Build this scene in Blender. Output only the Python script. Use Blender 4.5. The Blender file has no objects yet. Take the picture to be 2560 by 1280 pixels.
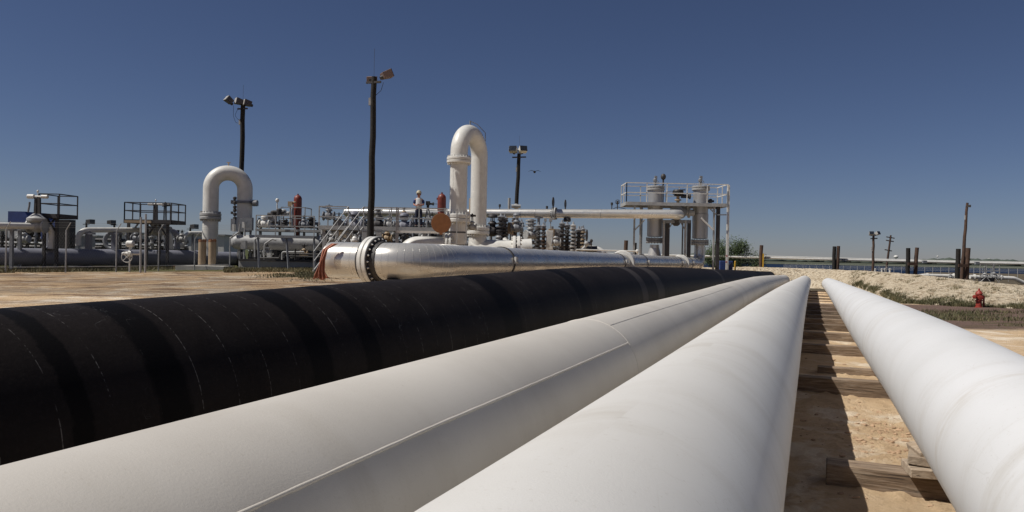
import bpy, math, random
import numpy as np
from mathutils import Vector, Matrix, noise
R = math.radians
random.seed(7); rng = np.random.default_rng(7)
sc = bpy.context.scene
col = sc.collection
# ------------------------------------------------------------------ camera
HC = 1.6; FPX = 1900.0; ROLL = R(1.12); PITCH = R(-0.15)
Fv = Vector((0, math.cos(PITCH), math.sin(PITCH))); Rv = Vector((1, 0, 0)); Uv = Rv.cross(Fv)
R2 = Rv*math.cos(ROLL)+Uv*math.sin(ROLL); U2 = Uv*math.cos(ROLL)-Rv*math.sin(ROLL)
cam = bpy.data.cameras.new('camera'); camo = bpy.data.objects.new('camera', cam); col.objects.link(camo)
cam.sensor_width = 36; cam.lens = FPX/2560*36; cam.clip_start = 0.05; cam.clip_end = 20000
camo.matrix_world = Matrix(((R2.x, U2.x, -Fv.x, 0), (R2.y, U2.y, -Fv.y, 0), (R2.z, U2.z, -Fv.z, HC), (0, 0, 0, 1)))
sc.camera = camo
# ------------------------------------------------------------------ sky and sun
SUN_AZ = math.atan2(-0.974, -0.225); SUN_EL = R(54)
w = bpy.data.worlds.new('World'); sc.world = w; w.use_nodes = True
nt = w.node_tree; nt.nodes.clear()
out = nt.nodes.new('ShaderNodeOutputWorld'); bg = nt.nodes.new('ShaderNodeBackground')
sky = nt.nodes.new('ShaderNodeTexSky'); sky.sky_type = 'NISHITA'; sky.sun_disc = False
sky.sun_elevation = SUN_EL; sky.sun_rotation = SUN_AZ % (2*math.pi)
sky.altitude = 0; sky.air_density = 0.75; sky.dust_density = 0.15; sky.ozone_density = 6.0
hs = nt.nodes.new('ShaderNodeHueSaturation'); hs.inputs['Saturation'].default_value = 0.98
gm = nt.nodes.new('ShaderNodeGamma'); gm.inputs[1].default_value = 1.0
nt.links.new(sky.outputs[0], hs.inputs['Color']); nt.links.new(hs.outputs[0], gm.inputs[0])
tn = nt.nodes.new('ShaderNodeMix'); tn.data_type = 'RGBA'; tn.blend_type = 'MULTIPLY'; tn.inputs[0].default_value = 1; tn.inputs[7].default_value = (1.07, .965, 1.04, 1)
nt.links.new(gm.outputs[0], tn.inputs[6]); nt.links.new(tn.outputs[2], bg.inputs[0]); bg.inputs[1].default_value = 0.042
nt.links.new(bg.outputs[0], out.inputs[0])
sl = bpy.data.lights.new('sun', 'SUN'); sl.energy = 5.0; sl.angle = R(0.5); sl.color = (1, 0.955, 0.885)
so = bpy.data.objects.new('sun', sl); col.objects.link(so)
sd = Vector((math.sin(SUN_AZ)*math.cos(SUN_EL), math.cos(SUN_AZ)*math.cos(SUN_EL), math.sin(SUN_EL)))
so.rotation_euler = sd.to_track_quat('Z', 'Y').to_euler(); so.location = (0, 0, 30)
sc.view_settings.view_transform = 'Standard'; sc.view_settings.look = 'None'
sc.view_settings.exposure = 0; sc.view_settings.gamma = 1

# ------------------------------------------------------------------ helpers
def at(px, py, Y):
    """world point seen at photo pixel (px,py) at depth Y metres"""
    return Vector((0, 0, HC))+(Fv+R2*((px-1280)/FPX)-U2*((py-640)/FPX))*Y
def m(n, Y): return n*Y/FPX
def horizon(px): return 610+px*0.01955
ORI = {}
class MB:
    def __init__(s): s.v = []; s.f = []; s.sm = []; s.uv = []; s.n = 0
    def add(s, vs, fs, sm=False, uv=None):
        b = s.n; s.v.extend([tuple(p) for p in vs]); s.n += len(vs)
        for i, f in enumerate(fs):
            s.f.append([b+k for k in f]); s.sm.append(sm)
            s.uv.append(uv[i] if uv else [(0, 0)]*len(f))
        return s
    def box(s, c, sx, sy, sz, rz=0, rot=None):
        c = Vector(c); M = rot if rot else Matrix.Rotation(rz, 3, 'Z')
        vs = [c+M@Vector((x*sx/2, y*sy/2, z*sz/2)) for z in (-1, 1) for y in (-1, 1) for x in (-1, 1)]
        return s.add(vs, [(0, 2, 3, 1), (4, 5, 7, 6), (0, 1, 5, 4), (2, 6, 7, 3), (0, 4, 6, 2), (1, 3, 7, 5)])
    def beam(s, a, b, wd, h=None, up=(0, 0, 1)):
        a = Vector(a); b = Vector(b); h = h or wd; d = b-a; L = d.length; d.normalize()
        u = Vector(up)
        if abs(d.dot(u)) > .98: u = Vector((0, 1, 0))
        x = d.cross(u).normalized(); z = x.cross(d)
        M = Matrix((x, d, z)).transposed()
        return s.box((a+b)/2, wd, L, h, rot=M)
    def lathe(s, p, axis, prof, seg=20, cap=True):
        p = Vector(p); a = Vector(axis).normalized()
        u = a.orthogonal().normalized(); v = a.cross(u)
        ring = []
        for t, r in prof:
            ring.append([p+a*t+(u*math.cos(2*math.pi*k/seg)+v*math.sin(2*math.pi*k/seg))*r for k in range(seg)])
        for i in range(len(ring)-1):
            t0, r0 = prof[i]; t1, r1 = prof[i+1]
            flat = abs(t1-t0) < 1e-6
            s.add(ring[i]+ring[i+1], [(k, (k+1) % seg, seg+(k+1) % seg, seg+k) for k in range(seg)], not flat)
        if cap:
            if prof[0][1] > 1e-4: s.add(ring[0], [tuple(reversed(range(seg)))])
            if prof[-1][1] > 1e-4: s.add(ring[-1], [tuple(range(seg))])
        return s
    def tube(s, a, b, r0, r1=None, seg=12):
        a = Vector(a); b = Vector(b); r1 = r0 if r1 is None else r1
        return s.lathe(a, b-a, [(0, r0), ((b-a).length, r1)], seg)
    def disc(s, p, axis, r, th, seg=28):
        a = Vector(axis).normalized()
        return s.lathe(Vector(p)-a*th/2, a, [(0, r*.96), (th*.15, r), (th*.85, r), (th, r*.96)], seg)
    def bolts(s, p, axis, Rr, n, rb, h):
        p = Vector(p); a = Vector(axis).normalized(); u = a.orthogonal().normalized(); v = a.cross(u)
        for k in range(n):
            t = 2*math.pi*(k+.5)/n; q = p+(u*math.cos(t)+v*math.sin(t))*Rr
            s.lathe(q-a*h/2, a, [(0, rb), (h, rb)], 6)
        return s
    def ell(s, c, rx, ry, rz, seg=16, rings=10):
        c = Vector(c); vs = []; fs = []
        for i in range(rings+1):
            ph = math.pi*i/rings
            for k in range(seg):
                t = 2*math.pi*k/seg
                vs.append(c+Vector((rx*math.sin(ph)*math.cos(t), ry*math.sin(ph)*math.sin(t), -rz*math.cos(ph))))
        for i in range(rings):
            for k in range(seg): fs.append((i*seg+k, i*seg+(k+1) % seg, (i+1)*seg+(k+1) % seg, (i+1)*seg+k))
        return s.add(vs, fs, True)
    def path(s, pts, r, seg=16, cap=True, u0=0):
        pts = [Vector(p) for p in pts]; n = len(pts)
        T = [((pts[min(i+1, n-1)]-pts[max(i-1, 0)])).normalized() for i in range(n)]
        ref = Vector((0, 0, 1))
        if abs(T[0].dot(ref)) > .9: ref = Vector((0, -1, 0))
        a = (ref-T[0]*ref.dot(T[0])).normalized()
        rings = []; L = u0; Ls = []
        for i in range(n):
            if i: L += (pts[i]-pts[i-1]).length
            Ls.append(L)
            a = (a-T[i]*a.dot(T[i])).normalized(); b = a.cross(T[i])
            rr = r[i] if isinstance(r, (list, tuple)) else r
            rings.append([pts[i]+(a*math.cos(2*math.pi*k/seg)+b*math.sin(2*math.pi*k/seg))*rr for k in range(seg)])
        vs = [p for q in rings for p in q]; fs = []; uv = []
        for i in range(n-1):
            for k in range(seg):
                k2 = (k+1) % seg
                fs.append((i*seg+k, (i+1)*seg+k, (i+1)*seg+k2, i*seg+k2))
                uv.append([(Ls[i], k/seg), (Ls[i+1], k/seg), (Ls[i+1], (k+1)/seg), (Ls[i], (k+1)/seg)])
        s.add(vs, fs, True, uv)
        if cap:
            s.add(rings[0], [tuple(range(seg))]); s.add(rings[-1], [tuple(reversed(range(seg)))])
        return s
    def hollow_end(s, p, d, r, depth=.4, wall=.02, seg=48):
        """open pipe end: rim and inner wall, opening towards d"""
        p = Vector(p); d = Vector(d).normalized()
        return s.lathe(p, d, [(0, r), (.004, r), (.004, r-wall), (-depth, r-wall), (-depth, 0.0)], seg, cap=False)
    def build(s, name, mat, parent=None, loc=None, label=None, bevel=0):
        me = bpy.data.meshes.new(name)
        if parent is not None: o0 = ORI[parent.name]
        elif loc is not None: o0 = Vector(loc)
        else:
            A = np.array(s.v); o0 = Vector(((A[:, 0].min()+A[:, 0].max())/2, (A[:, 1].min()+A[:, 1].max())/2, A[:, 2].min()))
        me.from_pydata([(x-o0.x, y-o0.y, z-o0.z) for x, y, z in s.v], [], s.f)
        me.polygons.foreach_set('use_smooth', s.sm)
        ul = me.uv_layers.new(name='UVMap'); flat = []
        for q in s.uv:
            for t in q: flat.extend(t)
        ul.data.foreach_set('uv', flat)
        if mat: me.materials.append(mat)
        me.update()
        o = bpy.data.objects.new(name, me); col.objects.link(o)
        if parent is not None: o.parent = parent
        else: o.location = o0
        ORI[o.name] = o0
        if label: o['label'] = label
        if bevel:
            b = o.modifiers.new('bevel', 'BEVEL'); b.width = bevel; b.segments = 2; b.limit_method = 'ANGLE'
        return o
def tag(o, label, cat, group=None, kind=None):
    if label: o['label'] = label
    if cat: o['category'] = cat
    if group: o['group'] = group
    if kind: o['kind'] = kind
    return o
def thing(name, label, cat, loc, group=None):
    o = bpy.data.objects.new(name, None); col.objects.link(o); o.empty_display_size = .2
    o.location = loc; ORI[o.name] = Vector(loc)
    return tag(o, label, cat, group)
def struct(o): o['kind'] = 'structure'; return o
def copy_tree(o, parent=None):
    c = o.copy(); col.objects.link(c)
    if parent: c.parent = parent
    for ch in list(o.children): copy_tree(ch, c)
    return c
def bend(pts, Rb, n=8):
    """polyline with round corners"""
    pts = [Vector(p) for p in pts]; o = [pts[0]]
    for i in range(1, len(pts)-1):
        a = (pts[i-1]-pts[i]); b = (pts[i+1]-pts[i]); la, lb = a.length, b.length; a.normalize(); b.normalize()
        ang = a.angle(b); Ri = Rb[i-1] if isinstance(Rb, (list, tuple)) else Rb
        t = min(Ri/math.tan(ang/2), la*.49 if i > 1 else la*.95, lb*.49 if i < len(pts)-2 else lb*.95); Re = t*math.tan(ang/2)
        c = pts[i]+(a+b).normalized()*(Re/math.sin(ang/2))
        p0 = pts[i]+a*t; p1 = pts[i]+b*t; v0 = p0-c; v1 = p1-c; tot = v0.angle(v1); ax = v0.cross(v1).normalized()
        for k in range(n+1): o.append(c+Matrix.Rotation(tot*k/n, 3, ax)@v0)
    o.append(pts[-1]); return o

# ------------------------------------------------------------------ materials
MT = {}
def nodes(name):
    mt = bpy.data.materials.new(name); mt.use_nodes = True; t = mt.node_tree
    return mt, t, t.nodes['Principled BSDF']
def ramp(t, src, stops):
    r = t.nodes.new('ShaderNodeValToRGB'); t.links.new(src, r.inputs[0])
    e = r.color_ramp.elements
    e[0].position, e[0].color = stops[0][0], (*stops[0][1], 1); e[1].position, e[1].color = stops[-1][0], (*stops[-1][1], 1)
    for p, c in stops[1:-1]:
        q = e.new(p); q.color = (*c, 1)
    return r.outputs[0]
def ntex(t, co, scale, detail=5, rough=.6, dist=0):
    n = t.nodes.new('ShaderNodeTexNoise'); n.inputs['Scale'].default_value = scale; n.inputs['Detail'].default_value = detail
    n.inputs['Roughness'].default_value = rough; n.inputs['Distortion'].default_value = dist
    if co: t.links.new(co, n.inputs['Vector'])
    return n.outputs['Fac']
def mix(t, fac, a, b, mode='MIX'):
    n = t.nodes.new('ShaderNodeMix'); n.data_type = 'RGBA'; n.blend_type = mode
    for i, x in ((0, fac), (6, a), (7, b)):
        if isinstance(x, (int, float)): n.inputs[i].default_value = x
        elif isinstance(x, tuple): n.inputs[i].default_value = (*x, 1)
        else: t.links.new(x, n.inputs[i])
    return n.outputs[2]
def mth(t, op, a, b=0.0, c=None):
    n = t.nodes.new('ShaderNodeMath'); n.operation = op
    for i, x in enumerate((a, b, c)):
        if x is None: continue
        if isinstance(x, (int, float)): n.inputs[i].default_value = x
        else: t.links.new(x, n.inputs[i])
    return n.outputs[0]
def bump(t, src, bs, strength=.3, dist=.02):
    n = t.nodes.new('ShaderNodeBump'); n.inputs['Strength'].default_value = strength; n.inputs['Distance'].default_value = dist
    t.links.new(src, n.inputs['Height']); t.links.new(n.outputs[0], bs.inputs['Normal']); return n
def coords(t, kind='Object'):
    return t.nodes.new('ShaderNodeTexCoord').outputs[kind]
def scaled(t, co, s):
    n = t.nodes.new('ShaderNodeMapping'); n.inputs['Scale'].default_value = s; t.links.new(co, n.inputs[0]); return n.outputs[0]
def paint(name, c, c2=None, rough=.5, metal=0, sc_=3, spots=None, bmp=.08, amount=1.0):
    mt, t, b = nodes(name); co = coords(t)
    c2 = c2 or tuple(x*.8 for x in c); c = tuple(x*.82 for x in c); c2 = tuple(x*.8 for x in c2)
    f = ramp(t, ntex(t, co, sc_, 6, .65), [(.35, c2), (.62, c)])
    if spots:
        s = ramp(t, ntex(t, co, sc_*2.7, 8, .75), [(.6, (0, 0, 0)), (.72, (amount,)*3)]); f = mix(t, s, f, spots)
    t.links.new(f, b.inputs['Base Color'])
    rr = ramp(t, ntex(t, co, sc_*2, 4), [(.3, (rough*.85,)*3), (.7, (min(1, rough*1.2),)*3)]); t.links.new(rr, b.inputs['Roughness'])
    b.inputs['Metallic'].default_value = metal
    bump(t, ntex(t, co, sc_*9, 4), b, bmp, .01)
    MT[name] = mt; return mt
paint('white_paint', (.74, .73, .69), (.66, .645, .60), .45, spots=(.5, .44, .36), amount=.5)
paint('light_grey', (.42, .42, .41), (.31, .31, .31), .5, spots=(.2, .15, .12))
paint('mid_grey', (.24, .25, .27), (.17, .18, .2), .5, spots=(.1, .08, .07))
paint('header_grey', (.24, .245, .29), (.19, .195, .235), .5, sc_=.8)
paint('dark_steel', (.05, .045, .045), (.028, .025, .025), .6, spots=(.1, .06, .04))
paint('black', (.02, .018, .018), (.012, .011, .011), .55)
paint('red_rust', (.22, .035, .02), (.14, .025, .016), .5, spots=(.09, .03, .02))
paint('rust', (.30, .125, .045), (.23, .09, .033), .85, spots=(.16, .06, .03), sc_=5)
paint('hydrant_red', (.36, .045, .028), (.27, .032, .02), .55, spots=(.16, .04, .03), sc_=12)
paint('tan', (.45, .34, .22), (.37, .27, .17), .75, spots=(.28, .19, .12))
paint('blue_paint', (.035, .07, .24), (.025, .05, .17), .5)
paint('yellow', (.6, .36, .03), (.5, .28, .03), .5)
paint('concrete', (.48, .46, .42), (.36, .34, .31), .9, spots=(.24, .2, .16), sc_=1.2)
paint('building', (.75, .74, .7), (.66, .65, .62), .8, sc_=.5)
paint('pole_wood', (.014, .011, .009), (.007, .006, .005), .85, spots=(.025, .019, .015), sc_=4)
paint('post_wood', (.10, .055, .035), (.05, .028, .02), .85, spots=(.15, .1, .07), sc_=4)
paint('tarp', (.50, .20, .13), (.36, .13, .08), .7, sc_=4)
paint('lamp_house', (.42, .41, .39), (.40, .39, .37), .5, sc_=1)
paint('galv', (.5, .5, .49), (.38, .38, .38), .45, metal=.3, sc_=8)
paint('skin', (.45, .2, .13), (.4, .17, .11), .6)
paint('cloth_white', (.7, .7, .7), (.6, .6, .6), .9)
paint('cloth_blue', (.03, .05, .18), (.02, .035, .13), .9)
paint('cloth_navy', (.015, .022, .05), (.01, .015, .035), .9)
paint('hardhat', (.5, .45, .33), (.42, .38, .28), .4)
paint('hair', (.03, .018, .012), (.02, .012, .01), .8)
paint('glass', (.03, .035, .045), (.02, .025, .035), .15)

def silver(name, base, rough, metal=1.0, rustband=0.0, spec=.5):
    mt, t, b = nodes(name); co = coords(t); uv = coords(t, 'UV')
    st = ntex(t, scaled(t, uv, (.8, 3, 1)), 2.0, 4, .5)
    c = ramp(t, st, [(.3, tuple(x*.82 for x in base)), (.65, base)])
    dirt = ramp(t, ntex(t, co, 1.1, 6, .6), [(.5, (0, 0, 0)), (.75, (.35,)*3)])
    c = mix(t, dirt, c, (.3, .25, .2))
    t.links.new(c, b.inputs['Base Color']); b.inputs['Metallic'].default_value = metal
    rr = ramp(t, st, [(.3, (rough*1.25,)*3), (.7, (rough*.8,)*3)]); t.links.new(rr, b.inputs['Roughness'])
    MT[name] = mt
silver('silver', (.60, .585, .55), .27, .5)
silver('silver_line', (.62, .61, .58), .30, .55)
silver('silver_dull', (.42, .42, .42), .42, .6)

def white_pipe(name, seed, joints):
    mt, t, b = nodes(name); co = coords(t); uv = coords(t, 'UV')
    sep = t.nodes.new('ShaderNodeSeparateXYZ'); t.links.new(uv, sep.inputs[0])
    mp = t.nodes.new('ShaderNodeMapping'); mp.inputs['Location'].default_value = (seed*3.1, seed, 0); t.links.new(co, mp.inputs[0]); co = mp.outputs[0]
    A0 = {1: ((.46, .43, .385), (.54, .51, .462)), 2: ((.54, .525, .495), (.605, .595, .57)), 3: ((.575, .575, .57), (.63, .63, .63))}[seed]
    base = ramp(t, ntex(t, co, .8, 5, .6), [(.3, A0[0]), (.7, A0[1])])
    # faint spray rings left round the pipe by the coating line
    mpu = t.nodes.new('ShaderNodeMapping'); mpu.inputs['Scale'].default_value = (.75, .45, 1); mpu.inputs['Location'].default_value = (seed*2, 0, 0)
    t.links.new(uv, mpu.inputs[0])
    rings = ramp(t, ntex(t, mpu.outputs[0], 2.2, 7, .72, .4), [(.50, (0, 0, 0)), (.70, (.6,)*3)]); rm = ramp(t, ntex(t, co, .55, 4, .6), [(.4, (0, 0, 0)), (.62, (1,)*3)]); rings = mix(t, 1.0, rings, rm, 'MULTIPLY')
    c = mix(t, rings, base, (.40, .365, .31))
    # dust sprinkled on the paint
    sp = ramp(t, ntex(t, co, 55, 3, .7), [(.62, (0, 0, 0)), (.72, (.35,)*3)]); c = mix(t, sp, c, (.38, .34, .28))
    # small scuffs
    vo = t.nodes.new('ShaderNodeTexVoronoi'); vo.inputs['Scale'].default_value = 1.9; t.links.new(scaled(t, co, (1, 1, 1)), vo.inputs['Vector'])
    k = ramp(t, vo.outputs['Distance'], [(.006, (.5,)*3), (.014, (0, 0, 0))]); c = mix(t, k, c, (.3, .25, .2))
    # thin dark rub marks
    wv = ntex(t, scaled(t, co, (.6, .6, 3)), 2.6, 2, .5, 1.2)
    ln = mth(t, 'ABSOLUTE', mth(t, 'SUBTRACT', wv, .5)); lm = ramp(t, ln, [(.0, (.3,)*3), (.006, (0, 0, 0))])
    msk = ramp(t, ntex(t, co, 1.1, 3), [(.56, (0, 0, 0)), (.66, (1, 1, 1))]); lm = mix(t, 1.0, lm, msk, 'MULTIPLY')
    c = mix(t, lm, c, (.4, .37, .33))
    for j in joints:
        d = mth(t, 'ABSOLUTE', mth(t, 'SUBTRACT', sep.outputs[0], j)); q = ramp(t, d, [(.0, (.75,)*3), (.22, (0, 0, 0))])
        nn = ramp(t, ntex(t, scaled(t, uv, (6, 3, 1)), 3, 6, .7), [(.42, (0, 0, 0)), (.62, (.55,)*3)])
        c = mix(t, mix(t, 1.0, q, nn, 'MULTIPLY'), c, (.42, .37, .30))
    # mud splash low on the pipe sides
    t.links.new(c, b.inputs['Base Color']); b.inputs['Roughness'].default_value = .5
    b.inputs['Specular IOR Level'].default_value = .35
    bump(t, ntex(t, co, 120, 4, .7), b, .22, .004)
    MT[name] = mt; return mt

def black_pipe():
    mt, t, b = nodes('coal_tar'); co = coords(t); uv = coords(t, 'UV')
    sep = t.nodes.new('ShaderNodeSeparateXYZ'); t.links.new(uv, sep.inputs[0]); u, v = sep.outputs[0], sep.outputs[1]
    base = ramp(t, ntex(t, co, 1.4, 7, .7), [(.35, (.0085, .0068, .0064)), (.65, (.0155, .0125, .0118))])
    sp = ramp(t, ntex(t, co, 45, 4, .75), [(.5, (0, 0, 0)), (.8, (.5,)*3)]); base = mix(t, sp, base, (.026, .022, .021)); dst = ramp(t, ntex(t, co, .9, 8, .7), [(.52, (0, 0, 0)), (.75, (.5,)*3)]); base = mix(t, dst, base, (.03, .026, .025))
    # helical overlap of the tape wrap: chalky thin broken lines
    h = mth(t, 'FRACT', mth(t, 'ADD', mth(t, 'MULTIPLY', u, 3.8), mth(t, 'MULTIPLY', v, .12))); wob = ntex(t, uv, 6, 3)
    h = mth(t, 'ADD', h, mth(t, 'MULTIPLY', mth(t, 'SUBTRACT', wob, .5), .03))
    d = mth(t, 'ABSOLUTE', mth(t, 'SUBTRACT', h, .5)); l = ramp(t, d, [(.0, (1, 1, 1)), (.012, (0, 0, 0))])
    br = ramp(t, ntex(t, scaled(t, co, (1, 1, 1)), 3.6, 5, .75), [(.43, (0, 0, 0)), (.58, (.8,)*3)])
    br2 = ramp(t, ntex(t, co, 40, 2), [(.45, (0, 0, 0)), (.55, (1,)*3)]); br = mix(t, 1.0, br, br2, 'MULTIPLY')
    c = mix(t, mix(t, 1.0, l, br, 'MULTIPLY'), base, (.2, .19, .18))
    # bands of newer, blacker tape and two paler dusty bands round the girth
    bn = ntex(t, scaled(t, co, (2, 2, 2)), 4, 8, .75)
    def band(s0, s1, colr, c, k=1.0, slant=0.0):
        uu = mth(t, 'ADD', u, mth(t, 'MULTIPLY', v, slant))
        dd = mth(t, 'ABSOLUTE', mth(t, 'SUBTRACT', uu, (s0+s1)/2)); hw = (s1-s0)/2
        dd = mth(t, 'ADD', dd, mth(t, 'MULTIPLY', mth(t, 'SUBTRACT', bn, .5), .10)); q = ramp(t, mth(t, 'DIVIDE', dd, hw), [(.75, (k,)*3), (1.0, (0, 0, 0))]); return mix(t, q, c, colr)
    for s0, s1 in ((2.31, 2.43), (2.76, 3.0), (3.97, 4.22), (4.58, 4.82), (7.15, 7.7), (9.9, 10.5)):
        c = band(s0+6, s1+6, (.0042, .0036, .0036), c)
    for s0, s1 in ((13.9, 14.45), (15.4, 16.2), (27.6, 28.3)):
        c = band(s0+6, s1+6, (.05, .044, .042), c, .9)
    # chalk scribbles
    wv = ntex(t, scaled(t, co, (2, 2, 2)), 2.2, 2, .5, 2.0); ln = mth(t, 'ABSOLUTE', mth(t, 'SUBTRACT', wv, .5))
    q = ramp(t, ln, [(.0, (.5,)*3), (.004, (0, 0, 0))]); ms = ramp(t, ntex(t, co, 2.3, 3), [(.6, (0, 0, 0)), (.66, (1,)*3)])
    c = mix(t, mix(t, 1.0, q, ms, 'MULTIPLY'), c, (.12, .12, .12))
    t.links.new(c, b.inputs['Base Color']); b.inputs['Roughness'].default_value = .6; b.inputs['Specular IOR Level'].default_value = .06
    bump(t, ntex(t, co, 60, 5, .7), b, .35, .006)
    MT['coal_tar'] = mt
black_pipe()

def wood_mat(name, c1, c2, c3):
    mt, t, b = nodes(name); co = coords(t)
    g = ntex(t, scaled(t, co, (1.3, 14, 14)), 2.2, 8, .7, .6)
    c = ramp(t, g, [(.3, c2), (.5, c1), (.72, c3)])
    oi = t.nodes.new('ShaderNodeObjectInfo'); v = ramp(t, oi.outputs['Random'], [(0, (.75,)*3), (1, (1.15,)*3)])
    c = mix(t, 1.0, c, v, 'MULTIPLY')
    cr = ntex(t, scaled(t, co, (.8, 30, 30)), 2, 4, .6, .4); q = ramp(t, cr, [(.6, (0, 0, 0)), (.66, (.8,)*3)]); c = mix(t, q, c, (.03, .02, .015))
    ds = ramp(t, ntex(t, co, 3, 6), [(.55, (0, 0, 0)), (.72, (.5,)*3)]); c = mix(t, ds, c, (.36, .27, .18))
    t.links.new(c, b.inputs['Base Color']); b.inputs['Roughness'].default_value = .9
    bump(t, g, b, .6, .02); MT[name] = mt
wood_mat('tie_wood', (.19, .135, .09), (.07, .045, .03), (.33, .27, .21))
wood_mat('chock_wood', (.34, .27, .20), (.22, .16, .11), (.46, .38, .29))

def foliage(name, a, b_, c_):
    mt, t, b = nodes(name); oi = coords(t)
    c = ramp(t, ntex(t, oi, 2.5, 5), [(.35, a), (.5, b_), (.68, c_)])
    t.links.new(c, b.inputs['Base Color']); b.inputs['Roughness'].default_value = .7
    MT[name] = mt
foliage('leaf_dark', (.022, .04, .012), (.04, .065, .018), (.07, .1, .03))
foliage('weed', (.05, .05, .022), (.095, .09, .038), (.17, .14, .07))
foliage('dry_grass', (.09, .08, .03), (.13, .11, .045), (.2, .16, .08))

# ------------------------------------------------------------------ terrain height
D0 = Vector((math.sin(R(21.58)), math.cos(R(21.58)), 0)); N0 = Vector((D0.y, -D0.x, 0))
def pc(s, x, z): return D0*s+N0*x+Vector((0, 0, z))
ctl = []
for s, z in ((-8, 0), (-3, 0), (1.5, -.0), (4, -.01), (8, -.045), (14, -.1), (22, -.18), (32, -.31), (45, -.49), (57, -.62), (68, -.75)):
    for x in (-4, -1.5, 1.2, 4):
        p = pc(s, x, z); ctl.append((p.x, p.y, z))
def cp(px, py, Y): p = at(px, py, Y); ctl.append((p.x, p.y, p.z))
for a in ((0, 765, 18), (0, 690, 33), (15, 681, 37), (395, 677, 42), (620, 672, 43), (800, 683, 36), (650, 722, 24), (300, 740, 21), (0, 720, 25), (400, 700, 30),
          (900, 690, 30), (1000, 680, 38), (1300, 690, 40), (1500, 700, 46), (1700, 690, 50),
          (2400, 828, 20.5), (2560, 830, 20), (2560, 770, 31), (2447, 766, 32), (2271, 757, 34.5)): cp(*a)
for x, y, z in ((-60, 20, .2), (-60, 60, .3), (-30, 70, .5), (0, 70, .3), (-60, -30, 0), (60, -30, 0), (10, -30, 0), (40, 10, -.2), (45, 30, -.3), (-25, 0, .1), (20, 5, -.1),
                (28, 62, -.1), (40, 60, -.05), (60, 60, -.1), (22, 70, -.3), (-100, 90, .3), (-12, 12, .05), (-20, 25, .15)): ctl.append((x, y, z))
CT = np.array(ctl)
def _k(d): return d*d*np.log(d+1e-6)
_A = _k(np.linalg.norm(CT[:, None, :2]-CT[None, :, :2], axis=2)/10)+np.eye(len(CT))*.6
_Pm = np.c_[np.ones(len(CT)), CT[:, :2]/10]
_M = np.block([[_A, _Pm], [_Pm.T, np.zeros((3, 3))]]); _w = np.linalg.solve(_M, np.r_[CT[:, 2], 0, 0, 0])
def gz(X, Y):
    X = np.asarray(X, float); Y = np.asarray(Y, float); sh = X.shape; X = X.ravel(); Y = Y.ravel()
    xc = np.clip(X, -95, 70); yc = np.clip(Y, -28, 88); Z = np.zeros(len(X))
    for i in range(0, len(X), 20000):
        a = np.c_[xc[i:i+20000], yc[i:i+20000]]
        K = _k(np.linalg.norm(a[:, None]-CT[None, :, :2], axis=2)/10)
        Z[i:i+20000] = K@_w[:-3]+_w[-3]+a@_w[-2:]/10
    # behind the berm on the right the land drops to the water
    far = np.clip((Y-66)/22, 0, 1); mar = np.clip((X/np.maximum(Y, 1)-.50)/.05, 0, 1)*(1-np.clip((Y-150)/40, 0, 1))
    rt = np.clip((X-8)/14, 0, 1)*far
    Z = Z*(1-rt)+(-1.9*(1-mar)+(-.35)*mar)*rt
    lf = np.clip((Y-60)/30, 0, 1)*(1-np.clip((X-8)/14, 0, 1)); Z = Z*(1-lf)+.15*lf
    return Z.reshape(sh)
def g1(x, y): return float(gz(np.array([x]), np.array([y]))[0])
def grid_mesh(name, xs, ys, zf, mat):
    X, Y = np.meshgrid(xs, ys); Z = zf(X, Y); nx, ny = len(xs), len(ys)
    me = bpy.data.meshes.new(name); V = np.c_[X.ravel(), Y.ravel(), Z.ravel()]
    i = np.arange(nx-1)[None, :]+np.arange(ny-1)[:, None]*nx; i = i.ravel()
    Fc = np.c_[i, i+1, i+nx+1, i+nx]
    me.from_pydata(V.tolist(), [], Fc.tolist()); me.polygons.foreach_set('use_smooth', [True]*len(Fc)); me.materials.append(mat); me.update()
    o = bpy.data.objects.new(name, me); col.objects.link(o); return o

# ground material
mt, t, b = nodes('sand_ground'); co = coords(t)
geo = t.nodes.new('ShaderNodeNewGeometry'); sp = t.nodes.new('ShaderNodeSeparateXYZ'); t.links.new(geo.outputs['Position'], sp.inputs[0])
gx, gy = sp.outputs[0], sp.outputs[1]
c = ramp(t, ntex(t, co, .9, 9, .7), [(.34, (.50, .355, .22)), (.5, (.62, .455, .285)), (.66, (.68, .52, .35))])
fine = ntex(t, co, 14, 8, .75); c = mix(t, ramp(t, fine, [(.52, (0, 0, 0)), (.7, (.45,)*3)]), c, (.34, .22, .13))
pale = ramp(t, ntex(t, co, .75, 7, .65, .6), [(.52, (0, 0, 0)), (.6, (.85,)*3)]); c = mix(t, pale, c, (.80, .70, .56))
clod = ramp(t, ntex(t, scaled(t, co, (1, 1.6, 1)), 3.2, 9, .8), [(.59, (0, 0, 0)), (.66, (.7,)*3)]); c = mix(t, clod, c, (.27, .165, .10))
grit = ramp(t, ntex(t, co, 70, 4, .8), [(.62, (0, 0, 0)), (.74, (.5,)*3)]); c = mix(t, grit, c, (.2, .14, .1))
def zone(x0, x1, y0, y1, soft, ns=.35, amp=5):
    n_ = mth(t, 'MULTIPLY', mth(t, 'SUBTRACT', ntex(t, co, ns, 6, .65), .5), amp)
    ax = mth(t, 'ADD', gx, n_); ay = mth(t, 'ADD', gy, n_); o_ = 1.0
    for src, e, sg in ((ax, x0, 1), (ax, x1, -1), (ay, y0, 1), (ay, y1, -1)):
        q = mth(t, 'MULTIPLY', mth(t, 'SUBTRACT', src, e), sg/soft)
        q.node.use_clamp = True; o_ = mth(t, 'MULTIPLY', o_, q)
    return o_
grav = ramp(t, ntex(t, co, .28, 6, .6), [(.47, (0, 0, 0)), (.56, (.8,)*3)])
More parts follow.
